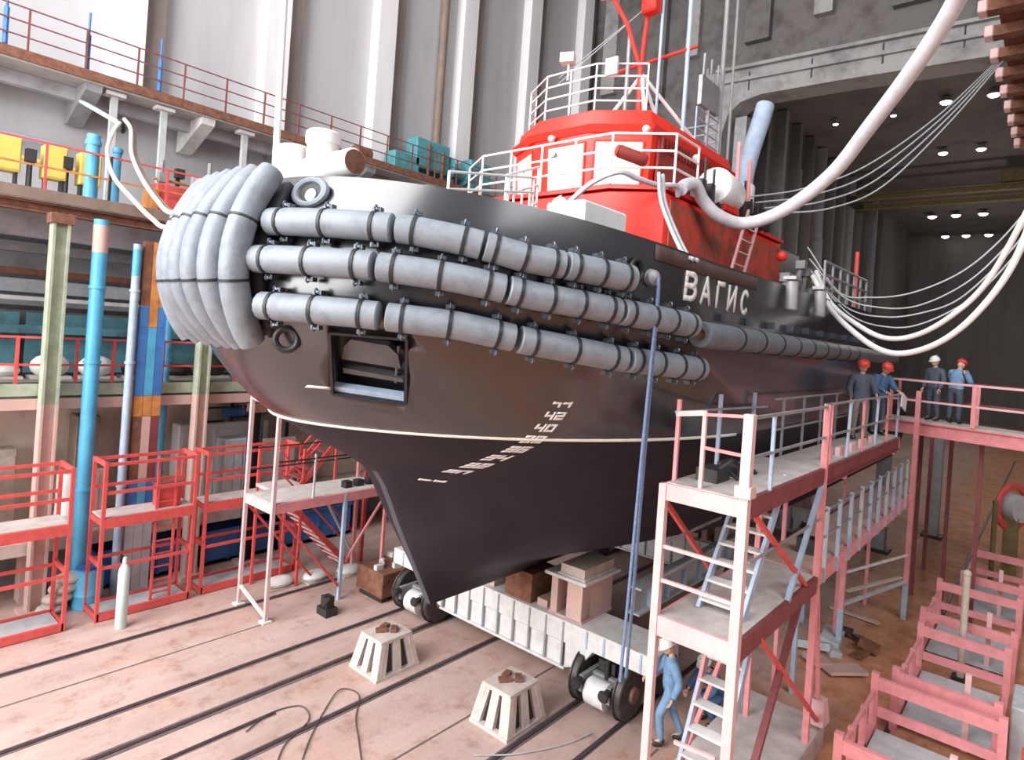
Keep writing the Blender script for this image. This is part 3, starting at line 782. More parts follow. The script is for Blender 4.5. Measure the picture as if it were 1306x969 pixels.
# ------------------------------------------------------------------ rail carts under the tug
def bogie(root, x, y0, y1):
    for y in (y0, y1):
        for dx in (0, 1.25):
            c = (x + dx, y, .475)
            w = MB().lathe([(.3, -.075), (.44, -.07), (.46, -.05), (.46, .05), (.495, .055), (.5, .075), (.32, .08), (.3, .02)], c, (0, 1, 0), 26)
            w = w.build('wheel', M['tire'], root)
            sg = -1
            MB().lathe([(.3, .045), (.29, .065), (.15, .075), (.13, .13), (.02, .13)], c, (0, sg, 0), 20).build('wheel_hub', M['hub'], w)
    ax = MB()
    for dx in (0, 1.25): ax.cyl((x + dx, y0 - .1, .475), (x + dx, y1 + .1, .475), .07)
    ax.build('axle', M['darksteel'], root)
    MB().lathe([(.16, 0), (.24, .02), (.24, .42), (.2, .46)], (x - .3, y0 + .22, .4), (0, 1, 0), 18).build('motor_casing', M['offwhite'], root, 'white drive motor between the wheels')
    fr = MB()
    for y in (y0 + .17, y1 - .17):
        fr.box((x - .45, y - .04, .36), (x + 1.7, y + .04, .66))
    fr.box((x + .5, y0 + .1, .4), (x + .75, y1 - .1, .8)); fr.box((x - .12, y0 + .2, .5), (x - .02, y1 - .2, .64))
    fr.build('bogie_frame', M['steelgrey'], root)
    for y in (y0 + .17, y1 - .17): MB().cyl((x - .62, y, .57), (x - .45, y, .57), .07).lathe([(.09, -.04), (.11, 0)], (x - .62, y, .57), (1, 0, 0), 12).build('buffer', M['darksteel'], root)
    bf = MB()
    bf.cyl((x - .1, y0 + .42, .6), (x - .1, y0 + .42, .95), .05); bf.cbox((x + .05, (y0 + y1) / 2, .78), (.22, .35, .2))
    bf.build('gearbox', M['darksteel'], root)

def cart(label, x):
    t = thing('rail_cart', label, 'rail cart', (x, YC, 0), 'rail carts carrying the tug')
    b = MB(); y0, y1 = 6.85, 10.35
    b.box((x, y0, .95), (x + .95, y1, 1.36)); b.box((x + .05, y0 + .1, .48), (x + .9, y1 - .1, .96)); b.box((x - .03, y0, .45), (x + .98, y1, .5))
    b.build('main_beam', M['offwhite'], t, 'white ribbed cross beam', bevel=.012)
    for k in range(9):
        y = y0 + .08 + k * .42
        MB().box((x - .015, y - .02, .5), (x + .06, y + .02, 1.34)).build('stiffener', M['steelgrey'], t)
    # raised arms over the bogies
    for s, (ya, yb) in enumerate(((5.0, 6.87), (10.33, 12.1))):
        a = MB(); yi, yo = (yb, ya) if s == 0 else (ya, yb)
        pr = [(yi, .48), (yi - (.35 if s == 0 else -.35), .62), (yi - (.62 if s == 0 else -.62), 1.0), (yo, 1.0), (yo, 1.36), (yi, 1.36)]
        a.prism(pr, (0, 1, 0), (0, 0, 1), (x, 0, 0), (1, 0, 0), .95)
        a.build('end_arm', M['offwhite'], t, bevel=.012)
        for k in range(4):
            y = ya + .25 + k * .38
            MB().box((x - .02, y - .02, 1.02), (x + .03, y + .02, 1.34)).build('stiffener', M['steelblue'], t)
    bogie(t, x + .2, 5.54, 6.47); bogie(t, x + .2, 10.6, 11.64)
    # pedestal bearing the bilge
    p = MB(); p.box((x + .1, 6.62, 1.36), (x + .42, 6.98, 2.14)); p.box((x + .1, 7.2, 1.36), (x + .4, 7.36, 2.14)); p.box((x + .42, 6.62, 1.36), (x + 1.2, 6.68, 2.14)); p.box((x + .1, 6.6, 1.34), (x + 1.2, 7.4, 1.4))
    p.build('pedestal', M['pcol'], t, 'pinkish hollow pedestal with a dark gap', bevel=.01)
    h = MB(); h.box((x + .0, 6.5, 2.12), (x + 1.3, 7.48, 2.19)); h.box((x + .05, 6.55, 2.19), (x + 1.2, 7.2, 2.225))
    h.build('bearing_pad', M['offwhite'], t, 'white bearing pad under the hull', bevel=.02)
    k = MB().box((x + .1, YC - .35, 1.36), (x + .9, YC + .35, 1.945)); k.build('keel_block', M['rust'], t)
    MB().box((x + .15, 8.9, 1.36), (x + .9, 9.7, 1.7)).build('packing_timber', M['pcol'], t); MB().box((x + .2, 7.5, 1.36), (x + .85, 7.75, 1.5)).build('packing_timber', M['pcol'], t)
    return t
c0 = cart('white ribbed rail cart nearest the camera, under the bow of the tug', 10.15)
copytree(c0, (17.2, YC, 0), label='second white rail cart, half hidden under midships')
MB().box((10.25, 6.6, 2.225), (11.3, 7.15, 2.4)).build('packing_timber', M['planks'], c0)
copytree(c0, (24.0, YC, 0), label='rearmost rail cart in the dark under the stern')
lg = thing('support_girder', 'pale grey longitudinal girder under the port bilge between the rail carts', 'girder', (14, 6.1, 1.36))
MB().ibeam((11.4, 6.15, 1.66), (17.0, 6.15, 1.66), .3, .55, .04).build('web_beam', M['deckgrey'], lg)
for k in range(7): MB().box((11.9 + k * .8, 6.02, 1.42), (11.95 + k * .8, 6.28, 1.9)).build('stiffener', M['steelblue'], lg)

# concrete keel blocks on the floor
def stool(label, x, y, rz):
    t = thing('keel_block', label, 'keel block', (0, 0, 0), 'ribbed keel blocks on the slipway')
    b = MB()
    lo, hi, h = (.52, .42), (.36, .3), .62
    vs = [(-lo[0], -lo[1], 0), (lo[0], -lo[1], 0), (lo[0], lo[1], 0), (-lo[0], lo[1], 0), (-hi[0], -hi[1], h), (hi[0], -hi[1], h), (hi[0], hi[1], h), (-hi[0], hi[1], h)]
    f = [(0, 3, 2, 1), (4, 5, 6, 7), (0, 1, 5, 4), (1, 2, 6, 5), (2, 3, 7, 6), (3, 0, 4, 7)]
    b.add([(p[0] * .82, p[1] * .82, p[2]) for p in vs], f)
    b.build('core', M['darksteel'], t)  # core coloured dark for the shade in the recesses between ribs
    w = MB()
    def lerpv(a, b_, u): return V(a).lerp(V(b_), u)
    for (i, j, k_, l) in ((0, 1, 5, 4), (1, 2, 6, 5), (2, 3, 7, 6), (3, 0, 4, 7)):
        for u in (.06, .5, .94):
            p0 = lerpv(vs[i], vs[j], u); p1 = lerpv(vs[l], vs[k_], u)
            d = (V(vs[j]) - V(vs[i])).normalized()
            w.bar(p0 - V((p0.x, p0.y, 0)) * .08, p1 - V((p1.x, p1.y, 0)) * .08, .2 if u != .5 else .17, .1, V((-d.y, d.x, 0)))
    w.build('web_plate', M['blockc'], t)
    MB().cbox((0, 0, h + .03), (.78, .66, .08)).build('cap_plate', M['blockc'], t, bevel=.01); MB().cbox((0, 0, .03), (1.08, .88, .06)).build('base_plate', M['blockc'], t)
    tp = MB()
    for q in ((-.1, .05), (.12, -.08), (.05, .14)): tp.cbox((q[0], q[1], h + .1), (.22, .12, .07), Matrix.Rotation(q[0] * 6, 3, 'Z'))
    tp.build('packing_scrap', M['rust'], t)
    t.location = (x, y, 0); t.rotation_euler = (0, 0, rz); ORG[t.name] = V((x, y, 0)); return t
stool('concrete keel block on the floor close to the left wheels of the front cart', 8.25, 9.88, .0)
stool('concrete keel block nearest the camera, before the right wheels of the front cart', 8.75, 7.02, .0)

# rusty weights by the left bogie
t = thing('counterweight', 'rusty brown steel block with scrap on top left of the cart wheels', 'steel block', (10.6, 12.7, 0))
MB().box((9.9, 12.15, .12), (11.5, 13.2, .72)).build('block', M['rust'], t, bevel=.02)
MB().box((9.95, 12.2, 0), (10.15, 13.1, .12)).box((11.2, 12.2, 0), (11.4, 13.1, .12)).build('skid', M['darksteel'], t)
sc = MB(); random.seed(3)
for k in range(9): sc.cbox((10.05 + k * .16, 12.35 + random.random() * .7, .78), (.1 + random.random() * .2, .12, .12), Matrix.Rotation(k, 3, 'Z'))
sc.build('scrap_piece', M['offwhite'], t)
MB().box((8.5, 12.35, 0), (8.8, 12.75, .18)).cbox((8.65, 12.55, .3), (.2, .25, .25)).cyl((8.55, 12.55, .2), (8.55, 12.3, .5), .04).build('mooring_cleat', M['darksteel'], None, 'dark floor fitting beside the long rail between tower and rusty block', 'floor fitting')

# gas cylinder
t = thing('gas_cylinder', 'pale green gas cylinder standing by the red scaffolds', 'gas cylinder', (5.05, 14.75, 0))
MB().lathe([(.10, 0), (.112, .02), (.112, 1.16), (.10, 1.26), (.06, 1.34), (.035, 1.37)], (5.05, 14.75, 0), (0, 0, 1), 20).build('bottle', M['tgreen'], t, ang=50)
MB().lathe([(.042, 1.36), (.045, 1.44), (.03, 1.5)], (5.05, 14.75, 0), (0, 0, 1), 14).build('valve_cap', M['tgreen'], t)

# thin dark cables trailed over the floor
for lab, pts in (('thin dark cable looping over the floor left of the keel blocks', [(5.6, 8.5, .02), (6.0, 8.9, .02), (6.6, 9.4, .02), (7.1, 9.7, .03), (7.25, 9.35, .02), (6.8, 8.8, .02), (6.5, 8.3, .02), (6.2, 7.8, .02)]),
                 ('thin dark cable curling in the bottom left foreground', [(5.3, 9.7, .02), (5.8, 9.9, .02), (6.3, 9.75, .02), (6.2, 9.3, .02), (5.6, 9.0, .02), (5.2, 8.6, .02)])):
    MB().tube(spline(pts, 10), .011, 6).build('floor_cable', M['cable_dk'], None, lab, 'cable')
MB().tube(spline([(7.6, 6.75, .02), (8.1, 6.3, .03), (8.9, 5.9, .02), (9.5, 5.75, .02)], 8), .012, 6).build('floor_cable', M['cable'], None, 'thin pale cable on the rusty floor between the two right rails', 'cable')

# ------------------------------------------------------------------ scaffold tower on the port side
TW = thing('scaffold_tower', 'tall pale pink steel scaffold tower with two platforms beside the hull', 'scaffold tower', (9.5, 3.4, 0))
x0, x1, ya, yb = 7.85, 11.35, 2.82, 3.9
P1, P2 = 4.95, 3.17
for (x, y, w, z0, z1, m, l) in ((x0, ya, .12, 0, 6.02, 'palepink', None), (x0, yb, .10, 0, P1, 'palepink', None), (x1, ya, .10, 0, 6.0, 'pink', None), (x1, yb - .1, .08, 0, P1, 'pink', None)):
    bar(TW, 'post', M[m], (x, y, z0), (x, y, z1), w)
MB().cbox((x0, ya, P1 + .12), (.2, .2, .14)).build('post_collar', M['palepink'], TW)
for z in (P1, P2):
    e = MB(); e.bar((x0, ya, z - .1), (x0, yb, z - .1), .06, .22 if z == P1 else .26)
    e.build('front_beam', M['palepink'], TW)
    e = MB(); e.bar((x0, ya, z - .12), (x1, ya, z - .12), .06, .26)
    e.build('side_beam', M['maroon'] if z == P1 else M['maroon'], TW)
    bar(TW, 'side_beam', M['pink'], (x0, yb, z - .1), (x1, yb, z - .1), .06, .2)
    bar(TW, 'rear_beam', M['pink'], (x1, ya, z - .1), (x1, yb, z - .1), .06, .2)
    MB().box((x0 + .03, ya + .03, z - .01), (x1, yb - .03, z + .02)).build('platform_deck', M['deck'], TW)
br = [((x0, yb, P1 - .2), (x0 + 2.0, yb - .02, P2), .06, 'sred'), ((x0 + .4, ya, P1 - .25), (x0 + 2.9, ya, P2), .06, 'sred'), ((x1, ya, P1 - .2), (x0 + 2.0, ya, P2), .07, 'steelblue'),
      ((x1 - 2.6, ya, P2 - .2), (x1 + .55, ya - .05, .55), .06, 'sred'), ((x1 + .1, ya, P2 - .2), (x1 + .55, ya - .05, .55), .06, 'pink'), ((x0 + 2.6, ya, P2 - .2), (x0 + .1, ya, .2), .09, 'maroon'), ((x1, yb - .1, P2 - .2), (x0 + .5, yb - .05, .3), .06, 'pink')]
for a, b, w, m in br: bar(TW, 'brace', M[m], a, b, w)
MB().prism([(-.12, .45), (.1, .45), (.32, .0), (.32, -.05), (-.12, .02)], (1, 0, 0), (0, 0, 1), (x1 + .55, ya - .15, .52), (0, 1, 0), .2).build('brace_foot', M['palepink'], TW)
# guard rails between the platforms
for (a, b, w, m) in (((x0, yb, P2 + .95), (x0, ya, P2 + .95), .045, 'palepink'), ((x0, yb, P2 + .5), (x0, ya, P2 + .5), .045, 'palepink'),
                     ((x0, yb, P2 + .95), (x0 + 1.9, yb - .05, P2 + 1.0), .03, 'steelgrey'), ((x0, yb, P2 + .5), (x1, yb - .05, P2 + .55), .03, 'steelgrey'),
                     ((x0, ya, P1 + 1.02), (x1, ya, P1 + 1.02), .04, 'steelgrey'), ((x0, ya, P1 + .52), (x1, ya, P1 + .52), .035, 'steelgrey'),
                     ((x0 + .2, yb, P1 + .95), (x1, yb - .1, P1 + .9), .03, 'steelgrey'),
                     ((x0 + .25, yb, P1 + .92), (x0 + .1, ya + .62, P1 + 1.0), .07, 'offwhite'), ((x0 + .1, ya + .62, P1 + .98), (x0, ya, P1 + 1.04), .04, 'pink'), ((x0 + .1, ya + .62, P1 + .55), (x0, ya, P1 + .55), .04, 'pink'),
                     ((x1, ya, P2 + .95), (x0 + .3, ya, P2 + .95), .03, 'steelgrey')):
    bar(TW, 'guard_rail', M[m], a, b, w)
for (x, y, z, h, w, m) in ((x0 + .25, yb - .02, P1, 1.12, .05, 'pink'), (x0 + .1, ya + .62, P1, 1.02, .05, 'palepink'), (x0 + 1.7, yb, P1, 1.15, .05, 'steelblue'), (x0 + 3.0, yb - .05, P1, 1.15, .05, 'steelblue'), (x0 + .9, ya, P1, 1.0, .045, 'steelblue'), (x0 + 1.5, ya + .3, P1 - .9, .9, .05, 'pink')):
    bar(TW, 'rail_post', M[m], (x, y, z), (x, y, z + h), w)
# ladders (ship stairs) between the levels
def stair(root, a, b, wid, n, ms, mt, tw=.2):
    a, b = V(a), V(b); side = V((b - a).cross(V((0, 0, 1)))).normalized() * wid / 2
    for s in (-1, 1): MB().bar(a + side * s, b + side * s, .05, .14).build('stringer', M[ms], root)
    hd = V((b.x - a.x, b.y - a.y, 0)).normalized()
    for k in range(n):
        p = a.lerp(b, (k + .6) / n)
        MB().bar(p - side, p + side, tw, .035).build('tread', M[mt], root)
stair(TW, (8.55, 3.3, P2), (10.0, 3.3, P1 + .0), .6, 8, 'steelblue', 'offwhite')
stair(TW, (8.0, 3.35, .5), (9.4, 3.35, P2 - .1), .55, 9, 'steelblue', 'offwhite')
bar(TW, 'hand_rail', M['pink'], (8.3, 3.62, .9), (9.2, 3.62, 3.0), .05); bar(TW, 'hand_rail', M['palepink'], (8.1, 3.62, 1.5), (8.1, 3.05, 1.55), .045)
MB().box((8.9, 2.75, 0), (12.25, 4.15, .45)).build('ground_plate', M['deck'], None, 'grey steel base block on the floor under the pink scaffold tower', 'base block', bevel=.02)

# upper walkway leading aft from the tower
UW = thing('walkway', 'upper maroon-sided walkway running aft from the tower along the hull with two men', 'walkway', (14.8, 3.3, P1 - .3))
wx0, wx1 = x1 + .06, 18.2
MB().box((wx0, 2.9, P1 - .02), (wx1, 3.65, P1 + .02)).build('platform_deck', M['deck'], UW)
for y, m in ((2.88, 'maroon'), (3.68, 'maroon')): MB().ibeam((wx0, y, P1 - .17), (wx1, y, P1 - .17), .1, .3).build('side_beam', M[m], UW)
bar(UW, 'end_beam', M['pink'], (wx1, 2.85, P1 - .17), (wx1, 3.7, P1 - .17), .06, .3)
for k in range(6):
    x = wx0 + .45 + k * 1.2
    bar(UW, 'rail_post', M['steelblue' if k % 2 else 'pink'], (x, 2.88, P1), (x + (.12 if k % 2 else 0), 2.88, P1 + 1.05), .045)
    bar(UW, 'rail_post', M['steelgrey'], (x, 3.68, P1), (x, 3.68, P1 + 1.05), .04)
for y in (2.88, 3.68):
    for z in (.5, 1.04): bar(UW, 'guard_rail', M['steelgrey'], (wx0, y, P1 + z), (wx1, y, P1 + z), .035)
for x in (13.0, 17.6):
    bar(UW, 'support_post', M['pink'], (x, 3.87, 0), (x, 3.87, P1 - .32), .07); bar(UW, 'cross_bar', M['pink'], (x, 2.85, P1 - .36), (x, 3.9, P1 - .36), .06)
for k in range(5): MB().cbox((12.2 + k * .9, 3.0, P1 + .1), (.4, .08, .16)).build('toe_board', M['palepink'], UW)
for k, x in enumerate((8.6, 9.3)):
    b2 = MB().cbox((x, 3.55, P1 + .1), (.45, .3, .2)); b2.tube(spline([(x - .2, 3.4, P1 + .22), (x, 3.3, P1 + .34), (x + .2, 3.5, P1 + .22), (x + .3, 3.3, P1 + .03)], 6), .03, 6)
    b2.build('tool_pile', M['darksteel'], None, ('dark heap of tools on the upper tower platform, nearer the stair head', 'second dark heap of tools further along the upper platform')[k], 'tools')

# lower walkway: staged platform with many stanchions
LW = thing('walkway', 'lower walkway with a row of pale blue stanchions behind the pink tower', 'walkway', (15.5, 3.3, P2 - .3))
lx0, lx1 = x1 + .08, 21.0
MB().box((lx0, 2.95, P2 - .02), (lx1, 3.75, P2 + .02)).build('platform_deck', M['pcol'], LW)
MB().ibeam((lx0, 2.9, P2 - .13), (lx1, 2.9, P2 - .13), .08, .26).build('side_beam', M['pink'], LW)
MB().ibeam((lx0, 3.78, P2 - .13), (lx1, 3.78, P2 - .13), .08, .26).build('side_beam', M['maroon'], LW)
for k in range(11):
    x = lx0 + .5 + k * .86
    bar(LW, 'stanchion', M['steelblue'] if k % 3 else M['deckgrey'], (x, 2.86, P2 - .25), (x, 2.86, P2 + 1.05), .06)
for z in (.55, 1.0): bar(LW, 'guard_rail', M['steelgrey'], (lx0, 2.86, P2 + z), (lx1, 2.86, P2 + z), .03)
for k in range(3):
    x = lx0 + 2.2 + k * 3.2
    bar(LW, 'support_post', M['pink' if k else 'steelblue'], (x, 3.7, 0), (x, 3.7, P2 - .26), .08)
MB().cbox((12.5, 3.3, P2 + .16), (.3, .3, .28)).cyl((12.45, 3.1, P2 + .05), (12.45, 3.1, P2 + .5), .04).build('bucket_stack', M['darksteel'], None, 'dark bucket stack standing on the lower walkway just behind the tower', 'buckets')

# low trestle behind: two blue-footed pink posts with cross bars
TR = thing('trestle', 'open trestle of pink and blue posts standing on the rusty floor under the bridge', 'trestle', (18.5, 3, 0))
for (x, y, h, m) in ((16.6, 3.55, 2.75, 'pink'), (19.8, 2.74, 6.05, 'pink'), (17.4, 4.6, 2.0, 'steelgrey')):
    bar(TR, 'post', M[m], (x, y, .9), (x, y, h), .11); bar(TR, 'post_foot', M['steelblue'], (x, y, 0), (x, y, .9), .12)
bar(TR, 'cross_bar', M['deckgrey'], (16.6, 3.55, 1.0), (19.8, 2.74, 1.0), .07); bar(TR, 'cross_bar', M['offwhite'], (16.6, 3.55, 1.75), (19.8, 2.74, 1.7), .05); bar(TR, 'cross_bar', M['planks'], (17.3, 3.6, 1.12), (19.7, 2.85, 1.1), .1, .04)

# bridge across to the right
BR_ = thing('footbridge', 'pink footbridge with handrails crossing over the rusty floor behind the walkway', 'footbridge', (20.6, 0, 4.7))
bz = 5.2
MB().ibeam((20.79, 3.75, bz - .2), (19.3, -2.5, bz - .2), .16, .36, .04).build('side_beam', M['pink'], BR_)
MB().ibeam((21.99, 3.75, bz - .2), (20.5, -2.5, bz - .2), .16, .36, .04).build('side_beam', M['maroon'], BR_)
MB().add([(20.79, 3.75, bz - .02), (21.99, 3.75, bz - .02), (20.5, -2.5, bz - .02), (19.3, -2.5, bz - .02), (20.79, 3.75, bz), (21.99, 3.75, bz), (20.5, -2.5, bz), (19.3, -2.5, bz)], [(0, 3, 2, 1), (4, 5, 6, 7), (0, 1, 5, 4), (1, 2, 6, 5), (2, 3, 7, 6), (3, 0, 4, 7)]).build('platform_deck', M['deck'], BR_)
for k in range(5):
    t_ = .1 + k * .29; x, y = 20.9 - 1.6 * t_, 4.2 - 6.7 * t_
    bar(BR_, 'rail_post', M['pink'], (x, y, bz), (x, y, bz + 1.12), .1 if k else .08)
    bar(BR_, 'rail_post', M['pink'], (x + 1.2, y, bz), (x + 1.2, y, bz + 1.1), .07)
for dx, m in ((0, 'palepink'), (1.2, 'maroon')):
    for z in (.55, 1.1): bar(BR_, 'guard_rail', M[m], (20.79 + dx, 3.75, bz + z), (19.3 + dx, -2.5, bz + z), .055)
for (x, y) in ((22.0, 2.9), (22.3, 2.2), (20.9, 1.4), (25, 3.0)):
    bar(BR_, 'support_post', M['maroon'], (x, y, 0), (x, y, bz - .38), .1)
for x, y in ((26, 4.5), (30, 3.4)):
    t = thing('grey_pillar', 'grey steel pillar in the gloom behind the footbridge, %s' % ('nearer the tug' if x < 28 else 'further back'), 'pillar', (x, y, 0))
    MB().ibeam((x, y, 0), (x, y, 4.6), .4, .4, .05, (1, 0, 0)).build('shaft', M['steelgrey'], t)
    MB().cbox((x, y, .05), (.7, .7, .1)).build('base_plate', M['darksteel'], t)
# paper sheet hung on the handrail
MB().cbox((18.05, 2.80, P1 + .86), (.62, .03, .34), Matrix.Rotation(.25, 3, 'Y')).build('notice_sheet', M['white'], None, 'blank white sheet hung on the walkway rail beside the second man', 'sheet')

# scrap on the rusty floor
MB().bar((18.9, 4.3, .06), (18.75, 3.1, .06), .14, .05).build('plank', M['planks'], None, 'pale plank lying on the rusty floor below the footbridge', 'plank')
random.seed(5)
t = thing('scrap_heap', 'heap of bent grey plates and offcuts on the rusty floor beyond the tower', 'scrap', (16.4, 3.4, 0))
for k in range(9):
    x, y = 15.3 + random.random() * 2.2, 2.9 + random.random() * 1.1
    MB().cbox((x, y, .06 + random.random() * .12), (.3 + random.random() * .6, .2 + random.random() * .3, .05 + random.random() * .12), Matrix.Rotation(random.random() * 3, 3, 'Z') @ Matrix.Rotation(random.random() * .3, 3, 'X')).build('scrap_plate', M[('deckgrey', 'darksteel', 'pcol', 'rust')[k % 4]], t)

# pink staging frames along the right
def frame_unit(label, xa, xb, y_a, y_b, h, deckz=.16, m='pink'):
    t = thing('staging_frame', label, 'staging frame', ((xa + xb) / 2, (y_a + y_b) / 2, 0), 'pink staging frames along the right')
    for x in (xa, xb):
        for y in (y_a, y_b): bar(t, 'post', M[m], (x, y, 0), (x, y, h + .12), .12)
        bar(t, 'top_rail', M[m], (x, y_a, h - .06), (x, y_b, h - .06), .1, .2)
    bar(t, 'lower_rail', M[m], (xb, y_a, h * .45), (xb, y_b, h * .45), .07, .16)
    for y in (y_a, y_b): bar(t, 'side_rail', M[m], (xa, y, deckz), (xb, y, deckz), .1, .16)
    for k in range(2):
        x = xa + (xb - xa) * (k + 1) / 3; bar(t, 'mid_post', M[m], (x, y_b, 0), (x, y_b, h * .85), .1)
    bar(t, 'mid_post', M['palepink'], (xa + .3, y_a + .45, 0), (xa + .3, y_a + .45, h + .3), .09)
    bar(t, 'side_rail', M[m], (xa, y_b, h * .8), (xb, y_b, h * .8), .05, .08)
    MB().box((xa + .1, y_a + .08, deckz), (xb - .1, y_b - .08, deckz + .03)).build('deck_panel', M['deckgrey'], t)
    return t
frame_unit('nearest pink staging frame, only its far end rail and grey deck showing', 10.75, 13.3, .36, 2.2, 1.02)
frame_unit('second pink staging frame, in front of the pale upright pole', 13.75, 16.55, .45, 1.95, 1.05)
frame_unit('third pink staging frame, behind the pale upright pole', 17.6, 20.3, .4, 2.05, 1.05)
frame_unit('furthest pink staging frame, beside the red hose drum', 21.4, 24.6, .4, 1.65, 1.1)
for (x, y, h, m, l) in ((17.1, 1.25, 2.3, 'planks', 'pale upright pole rising between the second and third pink staging frames'), (25.2, 1.25, 2.6, 'yellowdk', 'ochre pole with a rounded top behind the furthest staging frame')):
    t = thing('pole', l, 'pole', (x, y, 0)); tub(t, 'shaft', M[m], [(x, y, 0), (x, y, h)], .07, 10); MB().cbox((x, y, .03), (.3, .3, .06)).build('foot_plate', M['darksteel'], t); MB().sphere((x, y, h), .085, 10, 6).build('cap', M[m], t)
t = thing('hose_reel', 'red hose coiled round a pale drum beyond the staging frames', 'hose reel', (26.2, .9, 1.2))
for k in range(4): MB().ring((27.2, .9, 2.2), (.6, 1, 0), .75 - k * .03, .07, 22, 8).build('hose_coil', M['sred'], t)
MB().lathe([(.4, -.3), (.45, -.3), (.45, .3), (.4, .3)], (27.2, .9, 2.2), (.6, 1, 0), 18).build('drum', M['deckgrey'], t); MB().box((26.9, .7, 0), (27.5, 1.1, 1.9)).build('stand', M['yellowdk'], t)
MB().box((8.6, .0, 0), (12.2, .28, .9)).box((8.6, .0, .9), (12.2, .1, 1.3)).build('red_barrier', M['sred'], None, 'bright red steel barrier in the bottom right corner', 'barrier', bevel=.02)
t = thing('grey_cabinet', 'grey steel cabinet standing right beside the second staging frame', 'cabinet', (14, .1, 0))
MB().box((14.3, -.5, 0), (15.4, .3, .95)).build('body', M['deckgrey'], t, bevel=.02); MB().box((14.35, -.52, .1), (15.35, -.5, .85)).build('door', M['steelgrey'], t)
# ------------------------------------------------------------------ left side galleries
def slabthing(name, label, cat, lo, hi, m, edge=None, em='rust'):
    t = thing(name, label, cat, ((lo[0] + hi[0]) / 2, lo[1], lo[2]))
    MB().box(lo, hi).build('slab', m, t)
    if edge: MB().box((lo[0], lo[1] - .06, hi[2] - .2), (hi[0], lo[1] - .002, hi[2] + .05)).build('edge_channel', M[em], t)
    return t
# upper gallery (z 13)
G1 = slabthing('gallery', 'upper concrete gallery with a rusty red edge along the left wall', 'gallery', (-6, 20, 12.75), (30.6, 21.95, 13.0), WM['slab'], True, 'rust')
for k in range(9):
    x = -1.0 + 3.05 * k
    b = MB(); b.prism([(20.05, 12.75), (21.9, 12.75), (21.9, 11.9), (21.6, 11.9), (20.1, 12.55)], (0, 1, 0), (0, 0, 1), (x, 0, 0), (1, 0, 0), .4)
    b.build('bracket', M['steelgrey'] if k % 3 else M['offwhite'], G1)
MB().box((-6, 20.9, 12.4), (30.6, 21.15, 12.74)).build('under_beam', WM['under'], G1)
rl = thing('gallery_railing', 'thin rusty railing along the edge of the upper gallery', 'railing', (10, 20.05, 13.05))
for k in range(24):
    x = -1.2 + 1.25 * k
    bar(rl, 'rail_post', M['rust'] if k % 2 else M['maroon'], (x, 20.0, 13.0), (x, 20.0, 14.1), .045)
for z in (.38, .74, 1.1): bar(rl, 'guard_rail', M['maroon'], (-3, 20.0, 13.0 + z), (29.5, 20.0, 13.0 + z), .03)
for k, x in enumerate((3.35, 5.1, 6.9)):
    b = MB().cyl((x, 20.08, 12.9), (x, 20.08, 14.6), .03, n=8).cyl((x, 20.08, 13.1), (x, 20.08, 14.0), .06, n=8)
    b.build('blue_standpipe', M['bluepaint'], None, ('leftmost dark blue standpipe on the upper gallery railing', 'middle dark blue standpipe on the upper gallery railing', 'dark blue standpipe on the upper gallery railing nearest the first wall pilaster')[k], 'pipe')
# teal machines on the upper gallery
t = thing('winch_machine', 'teal winch machinery on the upper gallery behind the tug bow', 'winch', (17.5, 21, 13.0))
b = MB().box((15.9, 20.6, 13.02), (17.2, 21.3, 13.9)); b.build('gear_case', M['teal'], t, bevel=.03)
MB().box((17.0, 20.6, 13.5), (18.9, 21.3, 14.75)).build('motor_housing', M['teal'], t, bevel=.04)
MB().lathe([(.3, 0), (.55, .05), (.55, .1), (.35, .12), (.35, 1.0), (.55, 1.02), (.55, 1.1), (.3, 1.12)], (19.0, 20.95, 13.9), (1, 0, 0), 16).build('drum', M['teal'], t)
MB().box((20.2, 20.6, 13.02), (21.6, 21.3, 14.6)).build('gear_case', M['teal'], t, bevel=.05)
MB().box((15.8, 20.5, 13.004), (22, 21.4, 13.1)).cyl((17.6, 20.5, 13.1), (17.6, 20.5, 14.6), .06).cyl((18.4, 20.5, 13.1), (18.4, 20.5, 14.4), .08).build('bed_frame', M['rust'], t)
t = thing('winch_motor', 'brown motor on the gallery left of the teal winch', 'motor', (14.4, 20.8, 13))
MB().lathe([(.2, 0), (.28, .03), (.28, .7), (.2, .75)], (14.1, 20.8, 13.36), (1, 0, 0), 14).build('body', M['rust'], t); MB().box((14.15, 20.6, 13.0), (14.8, 21.0, 13.15)).build('foot', M['darksteel'], t)
MB().cyl((19.0, 21.7, 13), (19.0, 21.7, 30.8), .2, n=12).build('downpipe', M['brownpipe'], None, 'tall brown pipe running up the wall between pilasters', 'pipe')

